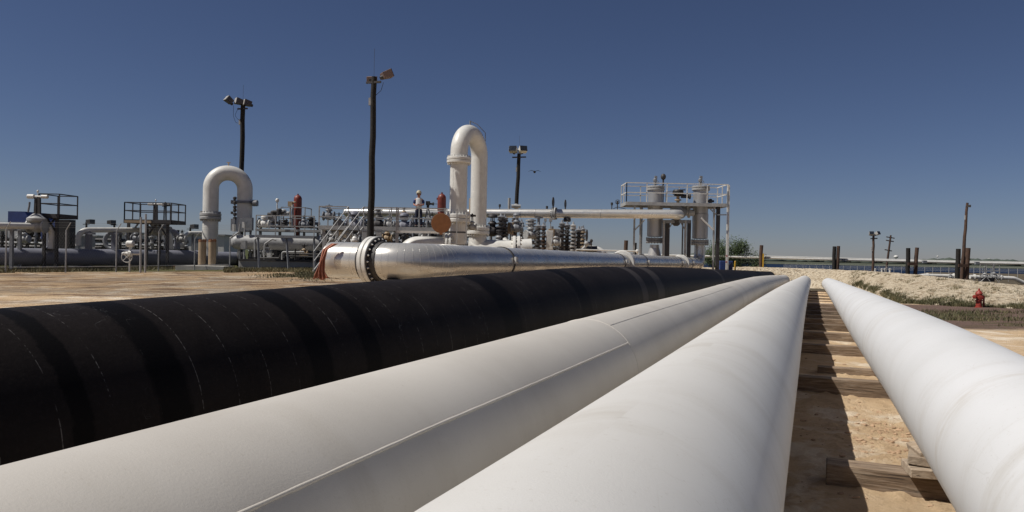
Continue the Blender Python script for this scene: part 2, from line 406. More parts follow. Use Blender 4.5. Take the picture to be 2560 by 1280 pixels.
gcol = ramp(t, ntex(t, co, 30, 5, .8), [(.35, (.22, .19, .16)), (.6, (.38, .34, .29))])
c = mix(t, mix(t, .6, (0, 0, 0), mix(t, 1.0, grav, zone(-60, -4, 18, 36, 2), 'MULTIPLY')), c, gcol)
mud = ramp(t, ntex(t, scaled(t, co, (.35, 1.3, 1)), .9, 9, .75, .5), [(.50, (0, 0, 0)), (.58, (.85,)*3)]); c = mix(t, mix(t, 1.0, mud, zone(-80, 0, 17, 44, 3), 'MULTIPLY'), c, (.17, .10, .065))
chk = ramp(t, ntex(t, scaled(t, co, (.8, 1, 1)), 4, 8, .8), [(.6, (0, 0, 0)), (.68, (.6,)*3)]); c = mix(t, mix(t, 1.0, chk, zone(-80, 0, 17, 44, 3), 'MULTIPLY'), c, (.2, .12, .08))
# brown road bed beside the hydrant
road = ramp(t, ntex(t, co, 22, 6, .8), [(.35, (.10, .065, .052)), (.65, (.21, .145, .12))])
c = mix(t, zone(-80, -2, 20, 45, 3, .3, 4), c, mix(t, 1.0, c, (.62, .60, .58), 'MULTIPLY'))
c = mix(t, zone(8, 200, 20.5, 34.5, 1.2, .4, 2.5), c, road)
grn = ramp(t, ntex(t, co, 2.2, 7, .8), [(.4, (.05, .055, .02)), (.7, (.16, .14, .07))])
pz = ramp(t, ntex(t, scaled(t, co, (.5, 1.2, 1)), .8, 8, .75), [(.5, (0, 0, 0)), (.57, (.9,)*3)])
c = mix(t, mix(t, 1.0, pz, zone(10, 200, 21, 28.5, 1), 'MULTIPLY'), c, grn)
c = mix(t, zone(-300, 0, 38.0, 5000, 2.0, .5, 2.0), c, grn)
c = mix(t, zone(18, 5000, 52, 9000, 3), c, ramp(t, ntex(t, co, 1.5, 7, .8), [(.35, (.06, .05, .035)), (.65, (.14, .115, .08))]))
c = mix(t, zone(-5000, 20, 60, 9000, 4), c, ramp(t, ntex(t, co, .2, 7, .8), [(.35, (.035, .045, .018)), (.65, (.08, .085, .035))]))
t.links.new(c, b.inputs['Base Color']); b.inputs['Roughness'].default_value = .95; b.inputs['Specular IOR Level'].default_value = .1
bump(t, mth(t, 'ADD', fine, mth(t, 'MULTIPLY', ntex(t, co, 3.2, 9, .8), 2.0)), b, .9, .05); MT['sand'] = mt
xs = np.concatenate([[-6000, -2500, -900, -300, -150], np.linspace(-90, -30, 40), np.linspace(-29.5, -2, 90), np.linspace(-1.9, 5.5, 230), np.linspace(5.6, 30, 130), np.linspace(31, 90, 60), [120, 200, 500, 1500, 6000]])
ys = np.concatenate([[-400, -100, -40], np.linspace(-20, 2, 25), np.linspace(2.2, 12, 260), np.linspace(12.1, 45, 230), np.linspace(45.5, 100, 100), np.linspace(103, 200, 24), [240, 300, 800, 2500, 9000]])
def zground(X, Y):
    Z = gz(X, Y)
    amp = np.where((Y < 60) & (np.abs(X) < 60), 1.0, 0.0)
    def n2(x, y, s): return np.array([noise.noise(Vector((a*s, b_*s, 3.3))) for a, b_ in zip(x.ravel(), y.ravel())]).reshape(x.shape)
    near = (X > -2.5) & (X < 6) & (Y < 20)
    Z = Z+amp*(n2(X, Y, .45)*.035+n2(X, Y, 1.7)*.02)
    Z = Z+np.where(near, n2(X, Y, 5.0)*.016+np.clip(n2(X+9, Y, 9.0)-.15, 0, 1)*.05, 0)
    return Z
ground = struct(grid_mesh('ground', xs, ys, zground, MT['sand']))

# water and far land
mt, t, b = nodes('water'); co = coords(t)
b.inputs['Base Color'].default_value = (.010, .02, .045, 1); b.inputs['Roughness'].default_value = .75; b.inputs['Specular IOR Level'].default_value = .05
bump(t, ntex(t, scaled(t, co, (.3, 1, 1)), 1.2, 5), b, .5, .3); MT['water'] = mt
wt = MB(); wt.add([(5, 72, -.95), (900, 72, -.95), (900, 1150, -.95), (5, 1150, -.95)], [(0, 1, 2, 3)])
struct(wt.build('water', MT['water'], loc=(5, 72, -.95)))
mt, t, b = nodes('far_land'); co = coords(t)
c = ramp(t, ntex(t, scaled(t, co, (.2, 1, 1)), .03, 8, .75), [(.35, (.03, .042, .028)), (.5, (.055, .062, .035)), (.68, (.13, .12, .075))])
t.links.new(c, b.inputs['Base Color']); b.inputs['Roughness'].default_value = .95; MT['far_land'] = mt
fl = MB(); fl.add([(60, 380, -.85), (420, 400, -.85), (3000, 360, -.85), (9000, 9000, -.85), (-200, 9000, -.85), (20, 420, -.85)], [(0, 1, 2, 3, 4, 5)])
struct(fl.build('far_shore', MT['far_land'], loc=(130, 480, -.85)))
mt, t, b = nodes('far_trees'); co = coords(t)
c = ramp(t, ntex(t, co, .06, 8, .8), [(.35, (.035, .05, .045)), (.68, (.075, .09, .07))])
t.links.new(c, b.inputs['Base Color']); b.inputs['Roughness'].default_value = .95; MT['far_trees'] = mt
fw = MB()
for i in range(1300):
    a = random.uniform(R(-36), R(38)); d = random.uniform(900, 1300)
    if a < R(10) and random.random() < .6: continue
    h = random.uniform(1.6, 3.8)*(.5+.9*abs(math.sin(a*9)+.4*math.sin(a*31)))
    fw.ell((d*math.sin(a), d*math.cos(a), h*.3-.5), random.uniform(5, 13), 8, h, 7, 4)
tag(fw.build('distant_wood', MT['far_trees'], loc=(0, 1000, 0)), 'far low line of dark trees along the horizon', 'wood', kind='stuff')

# gravel berm on the right
mt, t, b = nodes('pale_gravel'); co = coords(t)
vo = t.nodes.new('ShaderNodeTexVoronoi'); vo.inputs['Scale'].default_value = 5.5; t.links.new(co, vo.inputs['Vector'])
c = ramp(t, ntex(t, co, 1.3, 9, .8), [(.35, (.42, .34, .235)), (.5, (.56, .475, .35)), (.65, (.64, .56, .43))])
hsv = t.nodes.new('ShaderNodeSeparateColor'); t.links.new(vo.outputs['Color'], hsv.inputs[0])
c = mix(t, ramp(t, hsv.outputs[0], [(.74, (0, 0, 0)), (.85, (.7,)*3)]), c, (.25, .18, .11))
c = mix(t, ramp(t, ntex(t, co, 9, 7, .8), [(.55, (0, 0, 0)), (.66, (.6,)*3)]), c, (.24, .165, .1))
t.links.new(c, b.inputs['Base Color']); b.inputs['Roughness'].default_value = .95; b.inputs['Specular IOR Level'].default_value = .1
bump(t, mth(t, 'ADD', vo.outputs['Distance'], ntex(t, co, 9, 6, .8)), b, 1.0, .12); MT['gravel'] = mt
BS = [  # toe pixel/depth, crest pixel/depth
    ((1500, 700, 61), (1500, 660, 68)), ((1780, 697, 62), (1780, 669, 68)), ((1850, 702, 62.5), (1850, 667, 68.5)), ((1900, 705, 62.5), (1905, 667.5, 69)),
    ((2000, 708, 62.5), (2000, 671, 69)), ((2080, 708, 60), (2080, 674, 66)), ((2149, 712, 51), (2177, 677.6, 55)), ((2200, 731, 42), (2294, 688, 46)),
    ((2262, 758, 35.2), (2412, 701, 40)), ((2400, 766, 32.5), (2500, 709.5, 37)), ((2560, 771, 31), (2600, 719, 35)), ((2750, 780, 30), (2850, 746, 33))]
rows = []
NB = 420
def samp(u):
    u = u*(len(BS)-1); i = min(int(u), len(BS)-2); f = u-i; f = f*f*(3-2*f)*.4+f*.6
    A = at(*BS[i][0]).lerp(at(*BS[i+1][0]), f); B_ = at(*BS[i][1]).lerp(at(*BS[i+1][1]), f); return A, B_
bv = []; NR = 34
for i in range(NB):
    A, C_ = samp(i/(NB-1)); dirn = Vector((C_.x-A.x, C_.y-A.y, 0)).normalized(); back = C_+dirn*6; back.z = C_.z-1.9
    front = A-dirn*.8; front.z = g1(front.x, front.y)-.35
    for k in range(NR):
        f = k/(NR-1)
        if f < .06: p = front.lerp(A, f/.06)
        elif f < .72:
            q = (f-.06)/.66; p = A.lerp(C_, q); p.z = A.z+(C_.z-A.z)*(math.sin(q*math.pi/2)*.6+q*.4)
        elif f < .8: q = (f-.72)/.08; p = C_+dirn*q*.8
        else: q = (f-.8)/.2; p = (C_+dirn*.8).lerp(back, q)
        nz = noise.noise(p*1.3)*.05+noise.noise(p*4.5)*.07+noise.noise(p*.4)*.06
        if f < .06: nz *= .3
        bv.append((p.x, p.y, p.z+nz*(.5 if f > .6 else 1)))
bm_ = MB(); bm_.add(bv, [(i*NR+k, (i+1)*NR+k, (i+1)*NR+k+1, i*NR+k+1) for i in range(NB-1) for k in range(NR-1)], True)
struct(bm_.build('gravel_bank', MT['gravel'], loc=(24, 50, 0)))

# ------------------------------------------------------------------ the four pipe strings in the foreground
S0 = np.array([1.5, 4, 8, 14, 22, 32, 45, 60, 80, 105.]); LS = np.log(S0)
def herm(v, tt):
    v = np.array(v); mm = np.gradient(v, LS); i = np.clip(np.searchsorted(LS, tt)-1, 0, len(LS)-2); h = LS[i+1]-LS[i]; u = (tt-LS[i])/h
    return (2*u**3-3*u**2+1)*v[i]+(u**3-2*u**2+u)*h*mm[i]+(-2*u**3+3*u**2)*v[i+1]+(u**3-u**2)*h*mm[i+1]
CUR = {
 'A': ([-3.5]*10, [-.919, -.893, -.844, -.808, -.901, -1.076, -1.28, -1.537, -1.814, -2.084]),
 'B': ([-1.687, -1.757, -1.828, -1.896, -1.965, -2.026, -2.067, -2.093, -2.111, -2.122], [-.974, -.997, -1.017, -1.061, -1.088, -1.165, -1.364, -1.622, -1.91, -2.211]),
 'C': ([-.533, -.546, -.553, -.567, -.572, -.57, -.552, -.526, -.498, -.469], [-.939, -.97, -.997, -1.045, -1.128, -1.254, -1.441, -1.626, -1.811, -1.996]),
 'D': ([1.105, 1.094, 1.061, 1.039, 1.069, 1.103, 1.129, 1.134, 1.109, 1.071], [-1.077, -1.029, -1.001, -1.062, -1.183, -1.34, -1.529, -1.768, -2.066, -2.387])}
S_START = -6.0
def centre(kx, s):
    x, z = CUR[kx]
    if s <= 1.5:
        a, b_ = herm(x, np.log([1.5, 1.8])), herm(z, np.log([1.5, 1.8])); k = (s-1.5)/.3*.25
        return pc(s, a[0]+(a[1]-a[0])*k, b_[0]+(b_[1]-b_[0])*k+HC)
    q = math.log(s); return pc(s, float(herm(x, [q])[0]), float(herm(z, [q])[0])+HC)
def string(kx, r, s1, mat, name, seg=128):
    ss = np.concatenate([np.linspace(S_START, 1.5, 12), np.geomspace(1.6, s1, 150)])
    pts = [centre(kx, s) for s in ss]
    mb = MB(); mb.path(pts, r, seg, cap=False)
    mb.hollow_end(pts[0], pts[0]-pts[1], r); mb.hollow_end(pts[-1], pts[-1]-pts[-2], r)
    return mb
def ring_at(mb, kx, s, r, wd, dr):
    p = centre(kx, s); d = (centre(kx, s+.05)-p).normalized()
    mb.lathe(p-d*wd/2, d, [(0, r-.004), (wd*.25, r+dr), (wd*.75, r+dr), (wd, r-.004)], 96, cap=False)
jB, jC, jD = (6.35, 18.6, 30.8, 43), (1.0, 11.0, 23, 35, 47), (-1, 4.6, 9.95, 22, 34, 46)
white_pipe('pipe_white_b', 1, [j+6 for j in jB[:2]]); white_pipe('pipe_white_c', 2, [j+6 for j in jC[1:3]]); white_pipe('pipe_white_d', 3, [j+6 for j in jD[1:4]])
def pipe_thing(kx, r, s1, mat, label, joints, wdt=.03, dr=.0035, cat='pipe'):
    t_ = thing('pipeline_pipe', label, cat, centre(kx, S_START)-Vector((0, 0, r)))
    string(kx, r, s1, mat, 'pipe').build('pipe_body', mat, t_)
    for j in joints:
        q = MB(); ring_at(q, kx, j, r, wdt, dr); q.build('girth_weld', mat, t_)
    return t_
pA = pipe_thing('A', .61, 74, MT['coal_tar'], 'wide black tape-wrapped pipe lying left of the white pipes', (), .05)
pB = pipe_thing('B', .457, 64, MT['pipe_white_b'], 'white pipe next to the black one, raised seam along its side', jB)
pC = pipe_thing('C', .457, 60, MT['pipe_white_c'], 'middle white pipe passing under the camera, casting the broad shadow on the timbers', jC[1:], .03, .0015)
pD = pipe_thing('D', .457, 62, MT['pipe_white_d'], 'rightmost white pipe, smudged, on the side of the red hydrant', jD[2:], .03, .001)
def seam(kx, r, s0, s1, th, wr, mat, parent, name='seam_weld'):
    n = 90; q = []
    for i in range(n):
        s = s0+(s1-s0)*i/(n-1); c_ = centre(kx, s); d = (centre(kx, s+.05)-c_).normalized()
        a = d.cross(Vector((0, 0, 1))).normalized(); u = a.cross(d); tt = R(float(np.interp(s, (0, 2.7, 4.4, 6.2), (49.0, 49.1, 51.2, 53.0))) if th > 40 else th)
        q.append(c_+(u*math.cos(tt)+a*math.sin(tt))*(r+wr*.0))
    MB().path(q, [wr*(1+.12*math.sin(i*1.7)) for i in range(n)], 8).build(name, mat, parent)
seam('B', .457, 0.2, 6.33, 50.5, .007, MT['pipe_white_b'], pB); seam('B', .457, 6.37, 18.5, 25.5, .004, MT['pipe_white_b'], pB)
# spiral tape edges as real laps on the black pipe are in its material

# timber skids under the pipes
def tie(s, x0, x1, top, wd, h, label, mat='tie_wood', tilt=0, rot=0):
    mb = MB(); L = x1-x0; n = 9
    c_ = pc(s, (x0+x1)/2, top-h/2)
    base = MB(); base.box((0, 0, 0), L, wd, h)
    o = base.build('timber_skid', MT[mat], loc=(0, 0, 0), bevel=.012)
    o.location = c_; o.rotation_euler = (tilt, R(rot), -R(21.58)+R(random.uniform(-1.2, 1.2)))
    return o
tz = {6.0: .185, 10.4: .15, 12.3: .12, 14.9: .1, 18.0: .06, 20.8: .02, 23.3: -.02, 25.5: -.04, 28: -.08, 31: -.13, 34: -.17, 38: -.23, 42: -.28, 47: -.34, 52: -.4, 58: -.45}
words = {6.0: 'nearest split timber skid, half in shadow, with wooden chocks on its right end', 10.4: 'second nearest timber skid, with a cracked pale face between the white pipes',
         12.3: 'narrow timber low in the sand just behind the cracked skid', 14.9: 'timber skid with a broad pale worn patch between the white pipes',
         18.0: 'greyish timber skid with a rounded bright spot on its face'}
for i, (s, z) in enumerate(tz.items()):
    if s == 6.0: x0, x1 = .12, 2.1
    elif s == 12.3: x0, x1 = .1, 1.3
    else: x0, x1 = (-5.0, 1.9) if i % 2 else (-.6, 2.0)
    g_ = g1(*(pc(s, .5, 0).xy)); zt = centre('D', s).z-.457-.002
    zt = min(zt, centre('C', s).z-.457-.002) if x0 < -.5 else zt
    h = max(.16, zt-g_+.05) if s > 11 else max(.2, zt-g_+.04)
    if s == 12.3: zt = g_+.10; h = .13
    o = tie(s, x0, x1, zt, .2+.05*random.random(), min(h, .34), None)
    if s in words: tag(o, words[s], 'timber', 'timber skids under the pipes')
    else: tag(o, 'weathered timber skid far down the gap between the middle and rightmost white pipes', 'timber', 'timber skids under the pipes')
for s in (0.5, 2.8):   # skids that carry the black and left white pipe nearby
    zt = centre('C', s).z-.459
    tag(tie(s, -4.9, 2.2 if s < 1 else -.1, zt, .24, .2, None), 'timber skid hidden low beneath the near end of the pipes', 'timber', 'timber skids under the pipes')
# extra loose boards half buried between the ties
for k, (s, x0, x1, dz) in enumerate(((16.6, .45, 1.2, .03), (22.1, .5, 1.3, .04))):
    p = pc(s, .6, 0); o = tie(s, x0, x1, g1(p.x, p.y)+dz, .16, .1, None); o.name = 'loose_board'
    tag(o, 'loose board half buried in sand between the far timber skids', 'board', 'loose boards between the skids')
# chocks on the nearest skid
cz = centre('D', 6.0).z
ch = thing('pipe_chock', 'stacked grey wooden chocks wedged under the rightmost white pipe', 'chock', pc(5.85, .75, .185))
zt6 = centre('D', 6.0).z-.459
def chock(s, x, z, L, wd, h, rx, ry):
    q = MB(); M = Matrix.Rotation(-R(21.58)+R(ry), 3, 'Z')@Matrix.Rotation(R(rx), 3, 'Y'); q.box(pc(s, x, z), L, wd, h, rot=M); q.build('block', MT['chock_wood'], ch, bevel=.006)
chock(5.95, .80, zt6+.03, .34, .30, .06, 0, 6); chock(5.98, .80, zt6+.095, .30, .26, .06, 2, -8); chock(6.05, .80, zt6+.16, .24, .3, .05, -14, 10); chock(5.78, .88, zt6+.10, .14, .12, .10, 0, 20)

# clods and stones between the pipes
st = MB()
for i in range(330):
    s = random.uniform(4.2, 14); x = random.uniform(-.1, 1.1) if i % 3 else random.uniform(2, 6); p = pc(s, x, 0); r_ = random.choice((.006, .009, .014, .022))*random.uniform(.7, 1.3)
    if random.random() < .5: s2 = random.gauss(8.0, .7); p = pc(s2, random.gauss(.65, .2), 0)
    zz = float(zground(np.array([[p.x]]), np.array([[p.y]]))[0, 0])
    c_ = Vector((p.x, p.y, zz+r_*.15)); n0_ = len(st.v)
    st.ell(c_, r_*random.uniform(.8, 1.9), r_*random.uniform(.8, 1.5), r_*.6, 7, 4)
    for j in range(n0_, len(st.v)):
        v = Vector(st.v[j]); st.v[j] = tuple(c_+(v-c_)*(1+.45*noise.noise(v*60)))
    for j in range(len(st.sm)-28, len(st.sm)): st.sm[j] = False
paint('clod', (.52, .36, .23), (.36, .23, .14), .95, sc_=8)
tag(st.build('clods', MT['clod']), 'dry earth clods and pebbles scattered on the sand between the pipes', 'clods', kind='stuff')

# ================================================================== the plant
def GZ(p): return g1(p.x, p.y)
def rise(px, Y, z=None):
    """ground point under pixel column px at depth Y"""
    p = at(px, 660, Y); p.z = g1(p.x, p.y) if z is None else z; return p
# ---- big clad silver pipe ------------------------------------------------
t_ = thing('insulated_pipe', 'large shiny silver pipe with riveted cladding, bolted flange and open tarp-covered left end', 'pipe', (-2.2, 14.2, g1(-2.2, 14.2)))
p0 = at(831, 658, 14.85); pA_ = at(1000, 659.5, 14.0); q1 = at(1243, 656.5, 17.3); q2 = at(1746, 659, 47.5)
dd = (q2-q1).normalized(); tt = (pA_.y-q1.y)/dd.y; pc_ = q1+dd*tt
p0.z = pA_.z = pc_.z
main = bend([p0, pc_, q2], .80, 18); RS = .35
M_ = MB(); M_.path(main, RS, 56, cap=False); M_.hollow_end(main[0], main[0]-main[1], RS, .5, .03, 40)
# cladding laps
acc = 0; L_ = 0; nxt = .32
sm = M_
for i in range(1, len(main)):
    a, b_ = main[i-1], main[i]; l = (b_-a).length; d = (b_-a).normalized()
    while nxt < L_+l:
        p = a+d*(nxt-L_); sm.lathe(p-d*.006, d, [(0, RS-.002), (.002, RS+.0022), (.008, RS+.0022), (.010, RS-.002)], 56, cap=False)
        nxt += .105 if 1.3 < nxt < 2.95 else (.33 if nxt < 1.3 else .95)
    L_ += l
sm.build('pipe_body', MT['silver'], t_)
def big_flange(p, ax, r, par, wd=.2, n=24, mat='white_paint', mat2='dark_steel'):
    a = Vector(ax).normalized(); p = Vector(p)
    fl_ = MB(); fl_.disc(p-a*wd*.26, a, r, wd*.5, 52); fl_.disc(p+a*wd*.26, a, r, wd*.5, 52)
    f = fl_.build('flange', MT[mat], par)
    MB().lathe(p+a*wd*.511, a, [(0, r*.985), (.006, r*.98), (.006, r*.8), (0, r*.79)], 52, cap=False).build('shaded_face', MT[mat2], f)  # dark ring colours in the shade on the flange's right face
    u = a.orthogonal().normalized(); v = a.cross(u)
    for k in range(n-4):
        tk = 2*math.pi*(k+.5)/(n-4); q_ = p+a*wd*.5+(u*math.cos(tk)+v*math.sin(tk))*r*.895
        MB().lathe(q_, a, [(0, r*.042), (.03, r*.042), (.034, r*.025), (.05, r*.022)], 8).build('bolt', MT[mat], f)
    return f
ff = at(936, 652, 14.2)
fa = (pc_-p0).normalized(); ff = p0+fa*.99
big_flange(ff, fa, .465, t_, .20, 26)
nk = MB(); nk.lathe(ff+fa*.104, fa, [(0, .448), (.012, .448), (.016, .38), (.12, .366)], 44); nk.lathe(ff-fa*.2, fa, [(0, .362), (.03, .40), (.10, .41)], 44)
nk.build('shaded_neck', MT['dark_steel'], t_)  # neck collars, dark colour standing for the shade beside the flange
def on_line(px):   # point on the straight run at photo column px
    X = (px-1280)/FPX; k = (X*q1.y-q1.x)/(dd.x-X*dd.y); return q1+dd*k
for px in (1556, 1702): big_flange(on_line(px), dd, .475, t_, .2, 24)
side = Vector((-dd.y, dd.x, 0)).normalized()*-1
cam_side = Vector((dd.y, -dd.x, 0)).normalized()
for px in (1252, 1541, 1600, 1690, 1718, 1742):
    p = on_line(px); q = MB(); q.lathe(p-dd*.03, dd, [(0, RS-.01), (.005, RS+.02), (.055, RS+.02), (.06, RS-.01)], 40, cap=False)
    cl = q.build('clamp_band', MT['dark_steel'], t_)
    e = p+cam_side*(RS+.03); q = MB(); q.box(e+Vector((0, 0, .06)), .05, .12, .16, rz=-R(21)); q.tube(e+Vector((0, 0, .02)), e+cam_side*.06+Vector((0, 0, .02)), .03, .03, 8); q.build('clamp_lug', MT['white_paint'], t_)
    gzz = g1(p.x, p.y); q = MB(); q.box(p+Vector((0, 0, -RS-.03)), .5, .2, .1, rz=-R(21)); q.beam((p.x, p.y, gzz-.1), (p.x, p.y, p.z-RS), .16); q.box((p.x, p.y, gzz+.03), .5, .5, .16)
    q.box(p+cam_side*(RS*.55)+Vector((0, 0, -RS*.82)), .12, .2, .3, rz=-R(21)); q.build('support_stand', MT['dark_steel'], t_)
for x in (-2.2,):
    q = MB(); gzz = g1(x, 14.2); q.box((x, 14.25, p0.z-RS-.04), .25, .5, .12); q.beam((x, 14.25, gzz-.1), (x, 14.25, p0.z-RS), .18); q.box((x, 14.25, gzz+.04), .5, .6, .16); q.build('support_stand', MT['dark_steel'], t_)
# end elbow turning up into the right-hand riser is built with the riser
# tarp
tp = MB(); vs = []; nu, nv = 22, 18
TC = [(0, 838, 609, 16), (.2, 815, 624, 13), (.45, 805, 652, 12), (.72, 801, 678, 20), (1, 803, 698, 40)]
for i in range(nu):
    f = i/(nu-1); cx_, cy_, w_ = (float(np.interp(f, [q[0] for q in TC], [q[k] for q in TC])) for k in (1, 2, 3))
    for k in range(nv):
        g = k/(nv-1)-.5; fold = .05*math.sin(g*21+f*2.5)*(.25+f)+.02*math.sin(g*47+f*9)*f
        vs.append(at(cx_+g*w_+1.5*math.sin(f*9+g*6), cy_+2.5*math.sin(g*9+1)*f, 14.30+.05*f+fold*.8+.12*abs(g)*(1-f)))
fs = [(i*nv+k, i*nv+k+1, (i+1)*nv+k+1, (i+1)*nv+k) for i in range(nu-1) for k in range(nv-1)]
tp.add(vs, fs, True); o = tp.build('tarp', MT['tarp']); so_ = o.modifiers.new('solid', 'SOLIDIFY'); so_.thickness = .006
tag(o, 'rust-orange tarp hanging over the open left end of the silver pipe', 'tarp')

# ---- generic pieces ---------------------------------------------------------
def handwheel(mb, c, ax, r, tr=.02):
    a = Vector(ax).normalized(); u = a.orthogonal().normalized(); v = a.cross(u); c = Vector(c)
    pts = [c+(u*math.cos(k*math.pi/10)+v*math.sin(k*math.pi/10))*r for k in range(21)]
    mb.path(pts, tr, 6)
    for k in range(4): mb.tube(c, c+(u*math.cos(k*math.pi/2)+v*math.sin(k*math.pi/2))*r, tr*.7, seg=6)
    mb.tube(c-a*.05, c+a*.08, tr*2, seg=8)
def valve(label, p, s, axis=(1, 0, 0), mat='light_grey', top='wheel', topmat='dark_steel', h=1.0, group=None, cat='valve', name='gate_valve'):
    """flanged valve whose body centre is p; s = body diameter; axis of the bore; top: wheel / motor / cyl / dome"""
    p = Vector(p); a = Vector(axis).normalized(); t = thing(name, label, cat, p, group); Z = Vector((0, 0, 1))
    b_ = MB(); b_.lathe(p-a*s*.62, a, [(0, s*.34), (s*.2, s*.38), (s*.42, s*.52), (s*.82, s*.52), (s*1.04, s*.38), (s*1.24, s*.34)], 18)
    b_.tube(p, p+Z*s*.72, s*.33, s*.28, 14); b_.build('body', MT[mat], t)
    for sg in (-1, 1):
        f = MB(); f.disc(p+a*sg*s*.66, a, s*.6, s*.12, 24); f.bolts(p+a*sg*s*.66, a, s*.51, 12, s*.04, s*.22); f.build('flange', MT[mat], t)
    bo = MB(); bo.disc(p+Z*s*.72, Z, s*.45, s*.14, 18); bo.lathe(p+Z*s*.78, Z, [(0, s*.4), (s*.1, s*.34), (s*.22, s*.16)], 16); bo.build('bonnet', MT[mat], t)
    H = s*(.9+1.0*h)
    y = MB()
    for sg in (-1, 1): y.beam(p+Z*s*.9+a*sg*s*.18, p+Z*H+a*sg*s*.13, s*(.2 if top == 'cyl' else .09))
    y.tube(p+Z*s*.9, p+Z*(H+s*.1), s*.06, seg=8); y.build('yoke', MT[topmat], t)
    q = MB(); c = p+Z*H
    if top == 'wheel': handwheel(q, c, Z, s*.42, s*.035); q.build('handwheel', MT[topmat], t)
    elif top == 'motor':
        q.lathe(c-Z*s*.05, Z, [(0, s*.2), (s*.05, s*.27), (s*.35, s*.27), (s*.42, s*.16), (s*.55, s*.1)], 14); q.lathe(c+a*s*.0+Z*s*.15, a, [(0, s*.17), (s*.55, s*.17), (s*.6, s*.12)], 12)
        handwheel(q, c-a*s*.3+Z*s*.15, a, s*.22, s*.03); q.build('actuator', MT[topmat], t)
    elif top == 'cyl':
        q.lathe(c-a*s*.9+Z*s*.1, a, [(0, s*.12), (s*.06, s*.19), (s*.6, s*.19), (s*.66, s*.08), (s*1.2, s*.08), (s*1.25, s*.16), (s*1.75, s*.16), (s*1.8, s*.1)], 14)
        q.build('actuator', MT['white_paint'], t)
        MB().ell(c+Z*s*.55, s*.09, s*.09, s*.12, 10, 8).tube(c+Z*s*.1, c+Z*s*.5, s*.03, seg=6).build('position_indicator', MT['white_paint'], t)
    elif top == 'dome': q.lathe(c-Z*s*.2, Z, [(0, s*.45), (s*.1, s*.48), (s*.25, s*.42), (s*.38, s*.25), (s*.42, .02)], 18); q.build('diaphragm', MT[mat], t)
    return t
def railing(t, pts, h=1.07, mid=.5, post=1.6, r=.024, mat='light_grey', toe=0, first=True):
    pts = [Vector(p) for p in pts]; rl = MB()
    for a, b_ in zip(pts, pts[1:]):
        for k in (1, mid): rl.beam(a+Vector((0, 0, h*k)), b_+Vector((0, 0, h*k)), r*2)
        if toe: rl.beam(a+Vector((0, 0, toe/2)), b_+Vector((0, 0, toe/2)), .01, toe)
    R_ = rl.build('handrail', MT[mat], t)
    for j, (a, b_) in enumerate(zip(pts, pts[1:])):
        n = max(1, round((b_-a).length/post))
        for k in range(0 if j == 0 else 1, n+1):
            c = a.lerp(b_, k/n); MB().beam(c, c+Vector((0, 0, h)), r*2).build('post', MT[mat], R_)
    return R_
def deck_box(t, x0, x1, y0, y1, z, th=.18, mat='light_grey', name='deck'):
    q = MB(); q.box(((x0+x1)/2, (y0+y1)/2, z-.03), x1-x0, y1-y0, .05)
    o = q.build(name, MT['mid_grey'], t)
    q = MB()
    q.beam((x0-.02, y0-.03, z-th/2), (x1+.02, y0-.03, z-th/2), .05, th); q.beam((x0, y1+.03, z-th/2), (x1, y1+.03, z-th/2), .05, th)
    q.beam((x0-.02, y0, z-th/2), (x0-.02, y1, z-th/2), .05, th*.98); q.beam((x1+.02, y0, z-th/2), (x1+.02, y1, z-th/2), .05, th*.98)
    q.build('edge_beam', MT[mat], t); return o
def leg(t, p, ztop, wd=.12, mat='light_grey', name='leg'):
    return MB().beam((p[0], p[1], g1(p[0], p[1])-.1), (p[0], p[1], ztop), wd).build(name, MT[mat], t)
def pipe_run(label, pts, r, mat='light_grey', bendr=None, flanges=(), name='process_pipe', seg=20, cat='pipe', caps=True, supports=(), group=None):
    pts = [Vector(p) for p in pts]
    t = thing(name, label, cat, Vector((pts[0].x, pts[0].y, min(p.z for p in pts)-r)), group)
    bp = bend(pts, bendr or r*2.2) if len(pts) > 2 else pts
    MB().path(bp, r, seg).build('pipe_body', MT[mat], t)
    for (p, ax) in flanges:
        f = MB(); f.disc(Vector(p)-Vector(ax).normalized()*r*.2, ax, r*1.42, r*.28, 28); f.disc(Vector(p)+Vector(ax).normalized()*r*.2, ax, r*1.42, r*.28, 28)
        fo = f.build('flange', MT[mat], t); MB().bolts(p, ax, r*1.25, 16, r*.09, r*.95).build('bolt', MT[mat], fo)
    for p in supports:
        p = Vector(p); MB().beam((p.x, p.y, g1(p.x, p.y)-.1), (p.x, p.y, p.z), r*.9).box((p.x, p.y, p.z), r*1.8, r*1.8, .08).build('support', MT['mid_grey'], t)
    return t
Zv = Vector((0, 0, 1)); Xv = Vector((1, 0, 0))

# ---- tall U bend (right) ------------------------------------------------------
Yl, Yr = 36.2, 38.2
c1 = at(1146, 480, Yl); c2 = at(1197, 480, Yr); rU = .412
top_out = at(1172, 313, 37.2).z; hb = (c2-c1); hw = Vector((hb.x, hb.y, 0)).length/2
zt_ = top_out-rU
zl = at(1146, 600, Yl).z; zr = at(1197, 590, Yr).z
t = thing('u_bend_pipe', 'tall white upside-down U-shaped pipe right of the red vessel', 'pipe', (c1.x, c1.y, zl-.4))
pts = [Vector((c1.x, c1.y, zl)), Vector((c1.x, c1.y, zt_)), Vector((c2.x, c2.y, zt_)), Vector((c2.x, c2.y, zr))]
MB().path(bend(pts, hw*.999, 16), rU, 40).build('pipe_body', MT['white_paint'], t)
def uflange(t, px, py, Y, c, r, wd, n=22, mat='white_paint'):
    z = at(px, py, Y).z; p = Vector((c.x, c.y, z)); q = MB(); q.disc(p+Zv*wd*.27, Zv, r, wd*.5, 40); q.disc(p-Zv*wd*.27, Zv, r, wd*.5, 40)
    f = q.build('flange', MT[mat], t); MB().bolts(p, Zv, r*.9, n, r*.045, wd*1.6).build('bolt', MT[mat], f)
